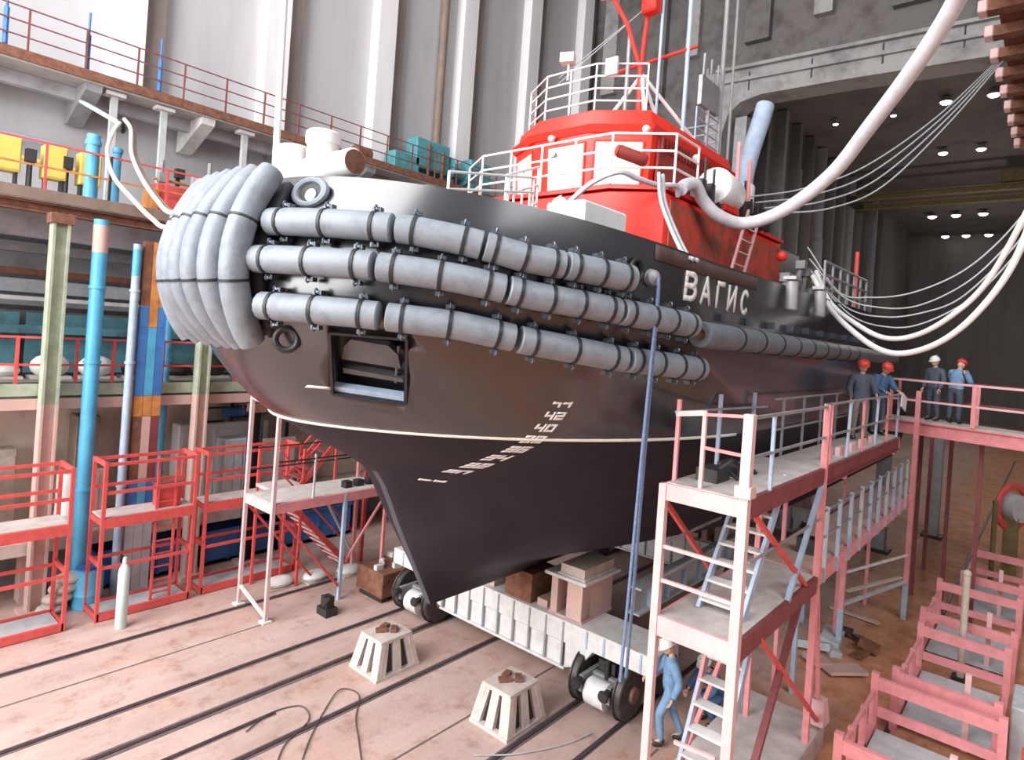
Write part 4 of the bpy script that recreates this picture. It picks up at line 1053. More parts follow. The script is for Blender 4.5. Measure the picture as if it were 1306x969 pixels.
# middle gallery (z 9.2) on columns
G2 = slabthing('gallery', 'middle gallery with a dark rusty edge carrying yellow cabinets on the left', 'gallery', (-6, 17.0, 8.98), (14, 21.95, 9.2), WM['slab'], True, 'brownpipe')
MB().ibeam((-6, 17.2, 8.86), (14, 17.2, 8.86), .3, .22, .03).build('edge_beam', M['rust'], G2)
for k in range(2):
    MB().box((-6 + k, 18.5 + k * 1.6, 8.3), (14, 18.8 + k * 1.6, 8.97)).build('under_beam', WM['under'], G2)
rl = thing('gallery_railing', 'red railing of the middle gallery in front of the yellow cabinets', 'railing', (5, 17.05, 9.25))
for k in range(10): bar(rl, 'rail_post', M['darksteel'] if k % 2 else M['sred'], (1.2 + 1.25 * k, 17.05, 9.2), (1.2 + 1.25 * k, 17.05, 10.3), .05)
for z, m in ((.55, 'orange'), (1.08, 'sred')): bar(rl, 'guard_rail', M[m], (.5, 17.05, 9.2 + z), (13, 17.05, 9.2 + z), .04)
for k, x in enumerate((3.12, 4.02, 4.75)):
    t = thing('yellow_cabinet', ('yellow cabinet nearest the left edge of the photo on the middle gallery', 'middle one of the three yellow cabinets on the middle gallery', 'yellow cabinet closest to the blue pipes on the middle gallery')[k], 'cabinet', (x, 18.7, 9.2), 'yellow cabinets on the middle gallery')
    MB().box((x - .05, 18.5, 9.75), (x + .42, 18.9, 10.55)).build('body', M['yellow'], t, bevel=.02)
    MB().box((x - .02, 18.48, 9.8), (x + .39, 18.5, 10.5)).build('door', M['yellow'], t); MB().box((x, 18.55, 9.2), (x + .05, 18.8, 9.75)).box((x + .33, 18.55, 9.2), (x + .38, 18.8, 9.75)).build('leg', M['darksteel'], t)
    MB().cyl((x - .3, 18.6, 9.2), (x - .3, 18.6, 10.3), .06, n=8).cbox((x - .3, 18.55, 10.2), (.2, .2, .3)).build('valve_block', M['darksteel'], t)
for k, (x, y) in enumerate(((4.62, 17.25), (5.2, 17.5))):
    MB().cyl((x, y, 9.2), (x, y, 10.75 - k * .2), (.14, .09)[k], n=14).lathe([(.16 - k * .05, 1.3), (.17 - k * .05, 1.36), (.16 - k * .05, 1.42)], (x, y, 9.2), n=14).build('blue_standpipe', M['bluepipe'], None, ('thick pale blue standpipe on the middle gallery beside the yellow cabinets', 'thin blue standpipe on the middle gallery behind the cream hoses')[k], 'pipe')
t = thing('red_tank', 'red steel box standing on the middle gallery behind the hoses', 'box', (6.5, 17.7, 9.2))
MB().box((6.05, 17.3, 9.2), (7.0, 17.9, 9.98)).build('body', M['sred'], t, bevel=.03); MB().box((5.95, 17.25, 9.2), (6.1, 17.95, 9.8)).build('end_panel', M['orange'], t)
t = thing('red_tank', 'smaller red box on the middle gallery just left of the bow fender', 'box', (7.4, 17.6, 9.2))
MB().box((7.25, 17.4, 9.2), (7.9, 17.9, 9.75)).build('body', M['sred'], t, bevel=.03); MB().box((7.3, 17.35, 9.3), (7.8, 17.4, 9.6)).build('lid', M['maroon'], t)
for k, (x, y) in enumerate(((5.85, 20.3), (7.15, 20.3), (9.6, 20.3))):
    t = thing('gallery_post', ('pale post under the upper gallery behind the cream hoses', 'pale post under the upper gallery behind the red box', 'pale post under the upper gallery behind the bow fender')[k], 'post', (x, y, 9.2), 'posts between the galleries')
    MB().bar((x, y, 9.2), (x, y, 12.74), .16).build('shaft', M['deckgrey'], t); MB().cbox((x, y, 9.25), (.35, .35, .1)).build('base_plate', M['offwhite'], t); MB().cbox((x, y, 12.68), (.5, .35, .1)).build('cap_plate', M['offwhite'], t)
gm = thing('valve_rack', 'grey rack of valves and pipes on the middle gallery right of the red box', 'valve rack', (8, 18.4, 9.2))
random.seed(9)
for k in range(7):
    x = 6.6 + k * .42; MB().cyl((x, 18.6, 9.2), (x, 18.6, 10.6 + random.random() * .5), .06, n=8).cbox((x, 18.5, 10.2 + random.random() * .4), (.22, .2, .25)).build('valve', M[('steelgrey', 'darksteel', 'deckgrey')[k % 3]], gm)
for z in (9.7, 10.3): MB().cyl((6.4, 18.55, z), (9.6, 18.55, z), .04, n=8).build('pipe', M['orange'] if z > 10 else M['darksteel'], gm)
MB().cyl((-2, 21.6, 11.2), (5.0, 21.6, 11.2), .09, n=10).build('wall_pipe', M['steelblue'], None, 'pale blue pipe along the wall above the yellow cabinets', 'pipe')
MB().cyl((-2, 21.0, 10.75), (5.6, 21.0, 10.5), .06, n=8).build('wall_pipe', M['yellow'], None, 'yellow pipe sagging behind the yellow cabinets', 'pipe')

# lower hall side wall behind the columns
lw_ = S('wall_lower', MB().box((-6, 20.6, 5.0), (14.5, 20.9, 8.3)), WM['under'])
S('wall_lower', MB().box((-6, 18.75, 1.5), (31, 19.0, 4.4)), WM['low'])
S('trim_4', MB().box((-6, 18.9, 6.0), (14.2, 20.58, 6.2)), M['tealwall'])
for k, (z, h, m, y) in enumerate(((8.0, .25, 'steelgrey', 19.6), (7.45, .16, 'rust', 19.9), (7.0, .35, 'deckgrey', 20.2), (6.55, .12, 'darksteel', 19.4), (6.8, .1, 'offwhite', 19.5))):
    b = MB().box((-5, y, z), (14, y + .3, z + h)); b.build('wall_mounted_duct', M[m], None, ('grey duct highest under the middle gallery', 'rusty pipe tray below the highest grey duct', 'broad pale grey duct halfway down the lower wall', 'dark cable tray lowest above the teal panels', 'thin off white conduit below the broad duct')[k], 'duct')
tp = thing('teal_panels', 'row of dirty teal panels behind the red railing at mid height', 'panel row', (5, 19.2, 5))
for k in range(9): MB().box((-.5 + k * 1.5, 19.2, 5.02), (.85 + k * 1.5, 19.32, 6.5)).build('panel', M['tealwall'], tp)
random.seed(21)
for k in range(7):
    x = 3.0 + k * .95; h = .25 + random.random() * .4
    t = thing('stored_bundle', ('pale wrapped bundle furthest left on the mid-level walkway', 'pale bundle behind the green column', 'round pale bundle between the green column and blue pipe', 'dark machine just right of the blue pipe on the mid-level walkway', 'dark machine behind the blue and orange board', 'small dark machine right of the painted board', 'pale bundle furthest right under the bow')[k], 'bundle', (x, 17.9, 5))
    MB().sphere((x + .3, 18.0, 5.0 + h * .55), .5, 12, 8, (.8, .6, h * 1.1)).build('wrap', M[('offwhite', 'offwhite', 'white', 'darksteel', 'darksteel', 'darksteel', 'offwhite')[k]], t)
    MB().cbox((x + .3, 18.0, 5.03), (.8, .5, .06)).build('pallet', M['planks'], t)

# mid-level walkway (z 4.9)
G3 = slabthing('gallery', 'mid-level walkway with pale green and cream edge beams on the left', 'gallery', (-6, 17.0, 4.66), (14.5, 20.15, 4.86), WM['slab'])
MB().box((-6, 16.86, 4.72), (14.5, 16.99, 4.98)).build('edge_beam', M['gcol'], G3); MB().box((-6, 16.84, 4.42), (14.5, 17.1, 4.66)).build('lower_beam', M['pcol'], G3)
rl = thing('gallery_railing', 'red railing along the mid-level walkway on the left', 'railing', (5, 16.95, 5))
for k in range(9): bar(rl, 'rail_post', M['sred'], (2.3 + .98 * k + .12 * (k % 3), 16.93, 4.98), (2.3 + .98 * k + .12 * (k % 3), 16.93, 6.02), .06)
for z in (.42, 1.02): bar(rl, 'guard_rail', M['sred'], (-2, 16.93, 4.98 + z), (10.3, 16.93, 4.98 + z), .05)

# columns
def column(label, x, y, w, z1, m, m2=None, zs=0):
    t = thing('gallery_support', label, 'column', (x, y, 0), 'columns of the left galleries')
    if m2: MB().ibeam((x, y, 0), (x, y, zs), w, w, .05, (1, 0, 0)).build('lower_shaft', M[m2], t); MB().ibeam((x, y, zs), (x, y, z1), w, w, .05, (1, 0, 0)).build('upper_shaft', M[m], t)
    else: MB().ibeam((x, y, 0), (x, y, z1), w, w, .05, (1, 0, 0)).build('shaft', M[m], t)
    MB().cbox((x, y, .04), (w + .25, w + .25, .08)).build('base_plate', M['pcol'], t)
    MB().cbox((x, y - .02, z1 - .12), (w + .12, w + .05, .22)).build('cap_plate', M['rust'], t)
    return t
for x in (-.2, 3.95): column('pale green column, pink below the beam, left of the blue pipe' if x > 0 else 'pale green column at the very left edge of the photo', x, 16.66, .32, 8.74, 'gcol', 'pcol', 4.55)
column('column behind the bow, green above the beam and pink below, right of the painted board', 7.2, 16.66, .3, 8.74, 'gcol', 'pcol', 4.7)
def pipe(label, x, y, r, z1, m, cap='pcol'):
    t = thing('riser_pipe', label, 'pipe', (x, y, 0)); MB().cyl((x, y, 0), (x, y, z1), r, n=18).build('pipe', M[m], t)
    for z in (2.6, 5.5, 7.2): MB().lathe([(r, -.03), (r + .025, -.03), (r + .025, .03), (r, .03)], (x, y, z), n=18).build('flange', M[m], t)
    MB().lathe([(r + .004, 0), (r + .004, .62)], (x, y, z1 - .75), n=18).build('rust_patch', M[cap], t)
pipe('bright blue riser pipe between the green column and the painted board', 4.72, 16.62, .155, 8.74, 'bluepipe')
pipe('slim pale blue riser pipe at the left edge of the painted board', 5.47, 16.55, .09, 8.3, 'steelblue', 'bluepipe')
bd = thing('painted_board', 'tall board of blue and orange painted steel planks beside the slim pipe', 'board', (5.95, 16.6, 0))
for k, (z0, z1, ms) in enumerate(((0.0, 1.7, ('deckgrey',) * 3), (1.7, 2.7, ('bluepaint', 'bluepipe', 'bluepaint')), (2.7, 4.2, ('rust', 'pcol', 'maroon')), (4.2, 4.7, ('orange',) * 3), (4.7, 6.35, ('bluepaint', 'bluepipe', 'bluepaint')), (6.35, 6.85, ('bluepaint', 'orange', 'bluepaint')), (6.85, 8.4, ('rust', 'orange', 'orange')))):
    for i, mm in enumerate(ms):
        MB().box((5.62 + i * .2, 16.55, z0 + .008), (5.81 + i * .2, 16.68, z1)).build('plank', M[mm], bd)
pipe('thin blue riser pipe right behind the painted board, partly hidden by the bow fender', 6.62, 17.45, .09, 8.4, 'bluepipe', 'bluepipe')
column('dark grey column far back under the bow, right of the pink column', 8.75, 16.66, .3, 4.4, 'darksteel')
# pale machinery, sheets and clutter under the mid-level walkway
items = [
    ('sheet_stack', 'pale pink leaning sheets behind the leftmost scaffold', 'sheets', (2.9, 17.6, 1.48), (1.0, .1, 1.6), 'palepink'),
    ('wrapped_pallet', 'cream wrapped pallet left of the bright blue pipe', 'pallet', (3.1, 18.2, 1.48), (1.3, .5, 1.9), 'planks'),
    ('white_barrel', 'white barrel stack right of the pink flaking column', 'barrel', (4.75, 17.7, 1.48), (.6, .5, 1.3), 'white'),
    ('brown_crate', 'tall brown crate left of the painted board', 'crate', (5.1, 18.2, 1.48), (.5, .6, 2.6), 'brownpipe'),
    ('striped_panel', 'striped orange panel leaning behind the second scaffold', 'panel', (5.15, 17.3, 1.48), (.45, .1, 1.4), 'palepink'),
    ('grey_container', 'grey steel cabinet under the walkway behind the third scaffold', 'cabinet', (8.5, 17.3, 1.48), (.75, .6, 1.9), 'deckgrey'),
    ('white_crate', 'large white crate under the bow behind the third scaffold', 'crate', (9.5, 17.5, 1.48), (2.0, .12, 1.75), 'white'),
    ('white_tank', 'white covered machine far under the bow, above the white panel', 'machine', (8.6, 18.3, 1.48), (2.6, .5, 2.2), 'white'),
    ('blue_bundle', 'long dark blue tarpaulin roll above the white panel', 'tarpaulin', (8.6, 18.25, 3.95), (3.4, .4, .22), 'bluepaint')]
for nm_, lab, cat, (x, y, z), (a, b, c), m in items:
    t = thing(nm_, lab, cat, (x, y, z))
    if nm_ == 'white_barrel':
        MB().lathe([(.26, 0), (.28, .03), (.28, .3), (.295, .33), (.28, .36), (.28, .62), (.26, .65)], (x, y, z), n=18).build('drum', M[m], t)
        MB().lathe([(.26, .66), (.28, .69), (.28, 1.25), (.26, 1.3)], (x, y, z), n=18).build('drum', M[m], t)
    elif nm_ == 'blue_bundle':
        MB().tube([(x, y, z), (x + a * .5, y, z + .05), (x + a, y, z + .02)], .16, 12).build('roll', M[m], t); 
        for k in range(4): MB().ring((x + .5 + k * .8, y, z + .03), (1, 0, 0), .165, .012, 14, 5).build('tie', M['cable'], t)
    else:
        MB().box((x - a / 2, y - b / 2, z), (x + a / 2, y + b / 2, z + c)).build('body', M[m], t, bevel=.03)
        for k in range(3): MB().box((x - a / 2 + a * (k + .12) / 3, y - b / 2 - .03, z + .08 * c), (x - a / 2 + a * (k + .88) / 3, y - b / 2 - .002, z + .92 * c)).build('panel', M[m], t)
for k in range(4):
    x = 7.9 + k * .9
    t = thing('rack_post', ('dark rack post nearest the pink column', 'second dark rack post under the bow', 'third dark rack post under the bow', 'dark rack post nearest the left tower')[k], 'post', (x, 18.2, 1.48)); bar(t, 'post', M['darksteel'], (x, 18.2, 1.48), (x, 18.2, 4.4), .08); bar(t, 'arm', M['darksteel'], (x, 18.2, 3.7 + .1 * k), (x + .7, 18.2, 3.7 + .1 * k), .06); bar(t, 'arm', M['darksteel'], (x, 18.2, 4.1), (x + .7, 18.2, 4.1), .05)

# concrete ledge, blue skips beneath it
LD = thing('concrete_ledge', 'pinkish concrete ledge running behind the red scaffolds', 'ledge', (5, 16.8, 0))
MB().box((-6, 16.9, 1.2), (30, 20.15, 1.48)).build('slab', M['blockc'], LD); MB().box((-6, 18.6, 0), (30, 19.2, 1.2)).build('plinth', WM['under'], LD)
for k in range(2): MB().box((1.6 + 2.2 * k, 17.3, 0), (2.0 + 2.2 * k, 17.7, 1.2)).build('leg', M['pcol'], LD)
def skip(label, x0, x1, y0, h):
    t = thing('blue_skip', label, 'skip', ((x0 + x1) / 2, y0 + .5, 0), 'blue skips under the ledge')
    b = MB(); b.box((x0, y0, .06), (x1, y0 + .05, h)); b.box((x0, y0 + .85, .06), (x1, y0 + .9, h)); b.box((x0, y0, .06), (x0 + .05, y0 + .9, h)); b.box((x1 - .05, y0, .06), (x1, y0 + .9, h)); b.box((x0, y0, .06), (x1, y0 + .9, .12))
    b.build('bin', M['bluepaint'], t)
    for k in range(int((x1 - x0) / .6)): MB().box((x0 + .15 + k * .6, y0 - .04, .1), (x0 + .21 + k * .6, y0, h)).build('rib', M['bluepaint'], t)
    MB().bar((x0, y0, h), (x1, y0, h), .08).build('rim', M['bluepaint'], t); MB().box((x0 + .1, y0 + .1, 0), (x0 + .3, y0 + .8, .06)).box((x1 - .3, y0 + .1, 0), (x1 - .1, y0 + .8, .06)).build('skid', M['darksteel'], t)
skip('blue skip behind the gas cylinder', 5.2, 7.4, 17.0, .9); skip('blue skip behind the third red scaffold', 7.6, 9.6, 17.0, .9); skip('dark blue skip under the left tower stairs', 9.8, 12.4, 17.0, 1.0)
t = thing('blue_drum', 'bright blue drum under the ledge left of the gas cylinder', 'drum', (4.75, 15.95, 0)); MB().lathe([(.28, 0), (.3, .02), (.3, .3), (.31, .32), (.3, .34), (.3, .86), (.28, .88)], (4.85, 16.3, 0), n=18).build('body', M['bluepipe'], t); MB().lathe([(.26, .86), (.26, .9)], (4.85, 16.3, 0), n=16).build('lid', M['bluepaint'], t)
t = thing('sack_heap', 'slumped grey sacks under the ledge beside the blue drum', 'sacks', (4.4, 16.2, 0))
for k in range(4): MB().sphere((4.2 + .1 * k, 16.35, .12 + .2 * k), .3, 12, 8, (1, .8, .42)).build('sack', M['concrete'], t)

# red scaffolds
def red_scaffold(label, xa, xb, ya_, yb_, zp, zt, ladder=None, extra=False):
    t = thing('red_scaffold', label, 'scaffold', ((xa + xb) / 2, ya_, 0), 'red scaffolds on the left')
    for x in (xa, xb):
        for y in (ya_, yb_): bar(t, 'post', M['sred'], (x, y, 0), (x, y, zt), .07)
    for y in (ya_, yb_):
        bar(t, 'platform_beam', M['sred'], (xa, y, zp - .1), (xb, y, zp - .1), .06, .22)
        bar(t, 'base_beam', M['sred'], (xa, y, .1), (xb, y, .1), .07, .16)
        bar(t, 'mid_rail', M['sred'], (xa, y, zp * .52), (xb, y, zp * .52), .04, .07)
        for z in (.45, .95): bar(t, 'guard_rail', M['sred'], (xa, y, zp + z * (zt - zp)), (xb, y, zp + z * (zt - zp)), .045, .07)
    for x in (xa, xb):
        for z in (.1, zp * .55, zp - .1, zt - .05): bar(t, 'end_rail', M['sred'], (x, ya_, z), (x, yb_, z), .05, .1)
    MB().box((xa, ya_ + .04, zp - .02), (xb, yb_ - .04, zp + .02)).build('platform_deck', M['deck'], t)
    MB().box((xa + .05, ya_ + .05, .1), (xb - .05, yb_ - .05, .14)).build('base_deck', M['deckgrey'], t)
    if ladder:
        lx, = ladder
        for dx in (-.2, .2): bar(t, 'ladder_side', M['sred'], (lx + dx, ya_ + .1, .15), (lx + dx, ya_ + .1, zt), .05)
        for k in range(9): bar(t, 'rung', M['sred'], (lx - .2, ya_ + .1, .3 + k * .3), (lx + .2, ya_ + .1, .3 + k * .3), .03)
    return t
red_scaffold('red steel scaffold cut by the left edge of the photo', 1.7, 4.15, 15.3, 16.15, 2.22, 3.4)
red_scaffold('red steel scaffold with a ladder right of the gas cylinder', 4.75, 6.65, 15.3, 16.05, 2.22, 3.45, (6.05,))
red_scaffold('bright red scaffold between the ladder one and the left tower', 6.95, 9.4, 15.35, 16.05, 2.2, 3.45)
t = thing('red_toolbox', 'red box on the platform of the scaffold with the ladder', 'box', (6.1, 15.7, 2.12)); MB().box((5.9, 15.45, 2.24), (6.4, 15.8, 2.72)).build('body', M['sred'], t, bevel=.02); MB().box((5.88, 15.43, 2.72), (6.42, 15.82, 2.78)).build('lid', M['maroon'], t)

# left tower with zigzag stairs
LT = thing('scaffold_tower', 'pale pink scaffold tower under the bow with a red stair behind', 'scaffold tower', (9, 13.7, 0))
a0, a1, b0, b1, zp = 7.4, 10.55, 13.05, 14.3, 2.62
for (x, y, m, zt) in ((a0, b0, 'palepink', 4.85), (a0, b1, 'palepink', 4.95), (a1, b0, 'pink', zp), (a1, b1, 'pink', 3.9)):
    bar(LT, 'post', M[m], (x, y, 0), (x, y, zt), .08); MB().cbox((x, y, .02), (.22, .22, .04)).build('base_plate', M['offwhite'], LT)
bar(LT, 'post', M['steelblue'], (a0 + 1.9, b0, 0), (a0 + 1.9, b0, zp), .08)
for (p, q, w, h, m) in (((a0, b0, zp - .1), (a1, b0, zp - .1), .06, .22, 'pink'), ((a0, b1, zp - .1), (a1, b1, zp - .1), .06, .2, 'sred'), ((a0, b0, zp - .1), (a0, b1, zp - .1), .06, .22, 'palepink'), ((a1, b0, zp - .1), (a1, b1, zp - .1), .06, .2, 'pink'), ((a0, b0, 4.75), (a0, b1, 4.9), .05, .08, 'palepink')):
    bar(LT, 'edge_beam', M[m], p, q, w, h)
bar(LT, 'foot_beam', M['offwhite'], (a0, b0, .1), (a0, b1, .45), .06)
for p, q, m in (((a0, b1, zp - .2), (a0 + 1.9, b1, .2), 'sred'), ((a1, b0, zp - .2), (a0 + 2.0, b0, .9), 'pink'), ((a0 + .1, b0, zp - .2), (a0 + 1.9, b0, .3), 'sred'), ((a0 + 1.9, b1, zp), (a1, b1, .5), 'deckgrey')):
    bar(LT, 'brace', M[m], p, q, .05)
MB().box((a0, b0 + .03, zp - .01), (a1, b1 - .03, zp + .02)).build('platform_deck', M['deck'], LT)
for z in (.55, 1.05): bar(LT, 'guard_rail', M['darksteel'], (a0, b1, zp + z), (a1, b1, zp + z), .03); 
bar(LT, 'guard_rail', M['darksteel'], (a0, b0, zp + .95), (a0 + 2.6, b0, zp + .95), .03)
bar(LT, 'rail_post', M['deckgrey'], (a0 + 1.0, b0, zp), (a0 + 1.0, b0, zp + 1.05), .04); bar(LT, 'rail_post', M['sred'], (a0 + 2.4, b1, zp), (a0 + 2.4, b1, zp + 1.05), .05)
for k in range(3): MB().cbox((a0 + 2.2 + k * .35, b0 + .4, zp + .1), (.2, .2, .16)).build('stored_block', M['darksteel'], LT)
SR = thing('stair_flight', 'red zigzag steel stair standing behind the left tower', 'stair', (9.5, 15, 0))
stair(SR, (10.6, 14.8, .1), (8.3, 14.8, 2.5), .75, 11, 'sred', 'palepink', .22)
stair(SR, (8.9, 14.8, 2.6), (11.2, 14.8, 4.9), .75, 11, 'sred', 'maroon', .22)
MB().box((8.1, 14.42, 2.5), (9.0, 15.2, 2.58)).build('landing', M['deck'], SR)
for x in (8.15, 8.95): bar(SR, 'post', M['sred'], (x, 14.42, 0), (x, 14.42, 3.5), .06); bar(SR, 'post', M['sred'], (x, 15.2, 0), (x, 15.2, 3.5), .06)
for z in (.5, 1.0): bar(SR, 'hand_rail', M['sred'], (10.6, 14.45, .1 + z), (8.3, 14.45, 2.5 + z), .04); bar(SR, 'hand_rail', M['sred'], (8.9, 14.45, 2.6 + z), (11.2, 14.45, 4.9 + z), .04)
bar(SR, 'post', M['sred'], (11.2, 14.8, 0), (11.2, 14.8, 4.8), .09)
random.seed(31)
for k in range(3):
    x = 8.6 + k * .9
    t = thing('white_bundle', ('crumpled white sheet on the floor under the left tower', 'white bundle beside the red stair foot', 'pale bundle between the stair foot and the rusty block')[k], 'bundle', (x, 14.8, 0))
    MB().sphere((x, 14.6 - k * .2, .14), .34, 12, 8, (1.1, .7, .42)).build('cloth', M['white'], t); MB().cbox((x, 14.6 - k * .2, .02), (.6, .4, .04)).build('pad', M['planks'], t)
# ------------------------------------------------------------------ people
def skin_mesh(verts, edges, rad, sub=1, root=0):
    me = bpy.data.meshes.new('tmp'); me.from_pydata([V(p) for p in verts], edges, [])
    o = bpy.data.objects.new('tmp', me); link(o)
    sk = o.modifiers.new('s', 'SKIN'); sk.use_smooth_shade = True
    lay = me.skin_vertices[0].data if me.skin_vertices else None
    if lay is None:
        me.attributes; bm = bmesh.new(); bm.from_mesh(me); L = bm.verts.layers.skin.verify(); bm.to_mesh(me); bm.free(); lay = me.skin_vertices[0].data
    for i, r in enumerate(rad):
        lay[i].radius = (r, r) if not isinstance(r, tuple) else r; lay[i].use_root = (i == root); lay[i].use_loose = False
    if sub: m = o.modifiers.new('b', 'SUBSURF'); m.levels = sub; m.render_levels = sub
    bpy.context.view_layer.update(); dg = bpy.context.evaluated_depsgraph_get()
    out = bpy.data.meshes.new_from_object(o.evaluated_get(dg), depsgraph=dg)
    bpy.data.objects.remove(o); bpy.data.meshes.remove(me)
    return out
def join_to(bm, me, M4=None):
    n0 = len(bm.verts); bm.from_mesh(me)
    if M4 is not None:
        bm.verts.ensure_lookup_table()
        for v in bm.verts[n0:]: v.co = M4 @ v.co
def person(label, loc, rz, J, jacket, trousers, helmet, h=1.0, group=None):
    """J: joint dict in metres, local frame facing +X, ground at z=0"""
    t = thing('person', label, 'person', loc, group); t.location.z += .018; t.rotation_euler = (0, 0, rz); ORG[t.name] = V((0, 0, 0))
    g = {k: V(p) for k, p in J.items()}
    names = ['pelvis', 'spine', 'chest', 'neck', 'shL', 'elL', 'wrL', 'shR', 'elR', 'wrR', 'hpL', 'knL', 'anL', 'toL', 'hpR', 'knR', 'anR', 'toR', 'skull']
    R = dict(pelvis=(.135, .12), spine=(.125, .105), chest=(.14, .115), neck=.05, shL=.065, elL=.048, wrL=.03, shR=.065, elR=.048, wrR=.03, hpL=.09, knL=.064, anL=.042, toL=.02, hpR=.09, knR=.064, anR=.042, toR=.02, skull=.06)
    E = [('pelvis', 'spine'), ('spine', 'chest'), ('chest', 'neck'), ('neck', 'skull'), ('chest', 'shL'), ('shL', 'elL'), ('elL', 'wrL'), ('chest', 'shR'), ('shR', 'elR'), ('elR', 'wrR'), ('pelvis', 'hpL'), ('hpL', 'knL'), ('knL', 'anL'), ('anL', 'toL'), ('pelvis', 'hpR'), ('hpR', 'knR'), ('knR', 'anR'), ('anR', 'toR')]
    hd = (g['head'] - g['neck']).normalized(); g['skull'] = g['neck'].lerp(g['head'], .55)
    ix = {n: i for i, n in enumerate(names)}
    body = bmesh.new()
    base = skin_mesh([g[n] for n in names], [(ix[a], ix[b]) for a, b in E], [R[n] for n in names])
    cloth = base.copy(); join_to(body, base)
    # head: deformed sphere with nose, brow, chin and ears
    face = V(J.get('face', (1, 0, 0))).normalized(); side = hd.cross(face).normalized(); face = side.cross(hd).normalized()
    HM = Matrix((face, side, hd)).transposed().to_4x4(); HM.translation = g['head']
    hb = bmesh.new(); bmesh.ops.create_uvsphere(hb, u_segments=20, v_segments=14, radius=.105)
    for v in hb.verts:
        x, y, z = v.co; y *= .78; z *= 1.16
        if z < -.03: y *= 1 - .25 * (-z - .03) / .1; x = x * .92 + (.012 if x > 0 else 0)
        if x > .07 and abs(y) < .022 and -.045 < z < .02: x += .024 * (1 - abs(y) / .022)
        if x > .06 and .018 < abs(y) < .05 and .0 < z < .03: x -= .012
        if x > .07 and abs(y) < .03 and -.075 < z < -.05: x += .006
        v.co = (x, y, z)
    m = bpy.data.meshes.new('h'); hb.to_mesh(m); hb.free(); join_to(body, m, HM)
    for s in (-1, 1):
        eb = bmesh.new(); bmesh.ops.create_uvsphere(eb, u_segments=8, v_segments=6, radius=.03)
        for v in eb.verts: v.co = (v.co.x * .7 - .005, v.co.y * .4 + s * .084, v.co.z - .005)
        m = bpy.data.meshes.new('e'); eb.to_mesh(m); eb.free(); join_to(body, m, HM)
    # hands: palm, four curled fingers, thumb
    for s, S_ in ((1, 'L'), (-1, 'R')):
        w = g['wr' + S_]; d = (w - g['el' + S_]).normalized(); up = V((0, 0, 1)) if abs(d.z) < .9 else V((1, 0, 0))
        a = d.cross(up).normalized(); b = a.cross(d).normalized(); pr = -b if abs(d.z) < .9 else V((-1, 0, 0)) * -1
        vs = [w, w + d * .05, w + d * .085]; es = [(0, 1), (1, 2)]; rr = [.024, .03, .026]
        join_to(body, skin_mesh(vs, es, rr, 1))
        for k, (off, ln) in enumerate(((-.028, .075), (-.01, .085), (.01, .08), (.028, .06))):
            r0 = w + d * .08 + a * off
            join_to(body, skin_mesh([r0, r0 + d * ln * .45, r0 + d * ln * .75 + pr * ln * .3, r0 + d * ln * .85 + pr * ln * .6], [(0, 1), (1, 2), (2, 3)], [.010, .0095, .009, .008], 1))
        r0 = w + d * .03 - a * .02 * s
        join_to(body, skin_mesh([r0, r0 + d * .03 - a * .035 * s + pr * .01, r0 + d * .065 - a * .035 * s + pr * .03], [(0, 1), (1, 2)], [.013, .011, .009], 1))
    def fin(bm, name, mt, lab=None):
        me = bpy.data.meshes.new(name); bm.to_mesh(me); bm.free()
        for p in me.polygons: p.use_smooth = True
        me.materials.append(M[mt]); o = bpy.data.objects.new(name, me); link(o); o.parent = t; ORG[o.name] = V((0, 0, 0))
        return o
    fin(body, 'body', 'skin')
    segs = [(a, b, g[a], g[b]) for a, b in E]
    def nearest(p):
        best = None
        for a, b, A, B in segs:
            d = B - A; u = max(0, min(1, (p - A).dot(d) / d.length_squared)); q = (p - A - d * u).length
            if best is None or q < best[0]: best = (q, a, b, u)
        return best
    def garment(name, mt, off, ok):
        bm = bmesh.new(); bm.from_mesh(cloth); bm.normal_update()
        keep = {v for v in bm.verts if ok(*nearest(v.co)[1:])}
        bmesh.ops.delete(bm, geom=[f for f in bm.faces if not any(v in keep for v in f.verts)], context='FACES')
        for v in bm.verts: v.co += v.normal * off
        fin(bm, name, mt)
    garment('jacket', jacket, .026, lambda a, b, u: (a in ('spine', 'pelvis') and b in ('spine', 'chest') and (a == 'spine' or u > .1)) or (a == 'chest' and (b[:2] == 'sh' or u < .55)) or a[:2] == 'sh' or (a[:2] == 'el' and u < .85))
    garment('trousers', trousers, .015, lambda a, b, u: (a == 'pelvis' and (b != 'spine' or u < .5)) or a[:2] == 'hp' or a[:2] == 'kn' or (a[:2] == 'an' and u < .05))
    for S_ in 'LR':
        a, q = g['an' + S_], g['to' + S_]; d = (q - a); d.z = 0; d.normalize()
        bm = bmesh.new(); join_to(bm, skin_mesh([a + V((0, 0, .06)), V((a.x, a.y, .045)) - d * .03, V((q.x, q.y, .04))], [(0, 1), (1, 2)], [.075, (.068, .06), (.062, .052)])); o = fin(bm, 'boot', 'boot')
    # helmet
    hb = MB(); prof = [(.128, .0), (.127, .035), (.115, .075), (.085, .108), (.045, .126), (.01, .131)]
    hb.lathe([(.118, -.004)] + prof, (0, 0, .042), n=20)
    brim = [(.128 * math.cos(2 * PI * k / 20), .118 * math.sin(2 * PI * k / 20)) for k in range(20)]
    brim = [(x * (1.42 if x > 0 else 1.05), y * 1.03) for x, y in brim]
    hb.prism(brim, (1, 0, 0), (0, 1, 0), (0, 0, .036), (0, 0, 1), .01)
    hb.cbox((0, 0, .174), (.2, .025, .012))
    hb.v = [HM @ p for p in hb.v]
    o = hb.build('helmet', M[helmet], t, ang=60)
    return t
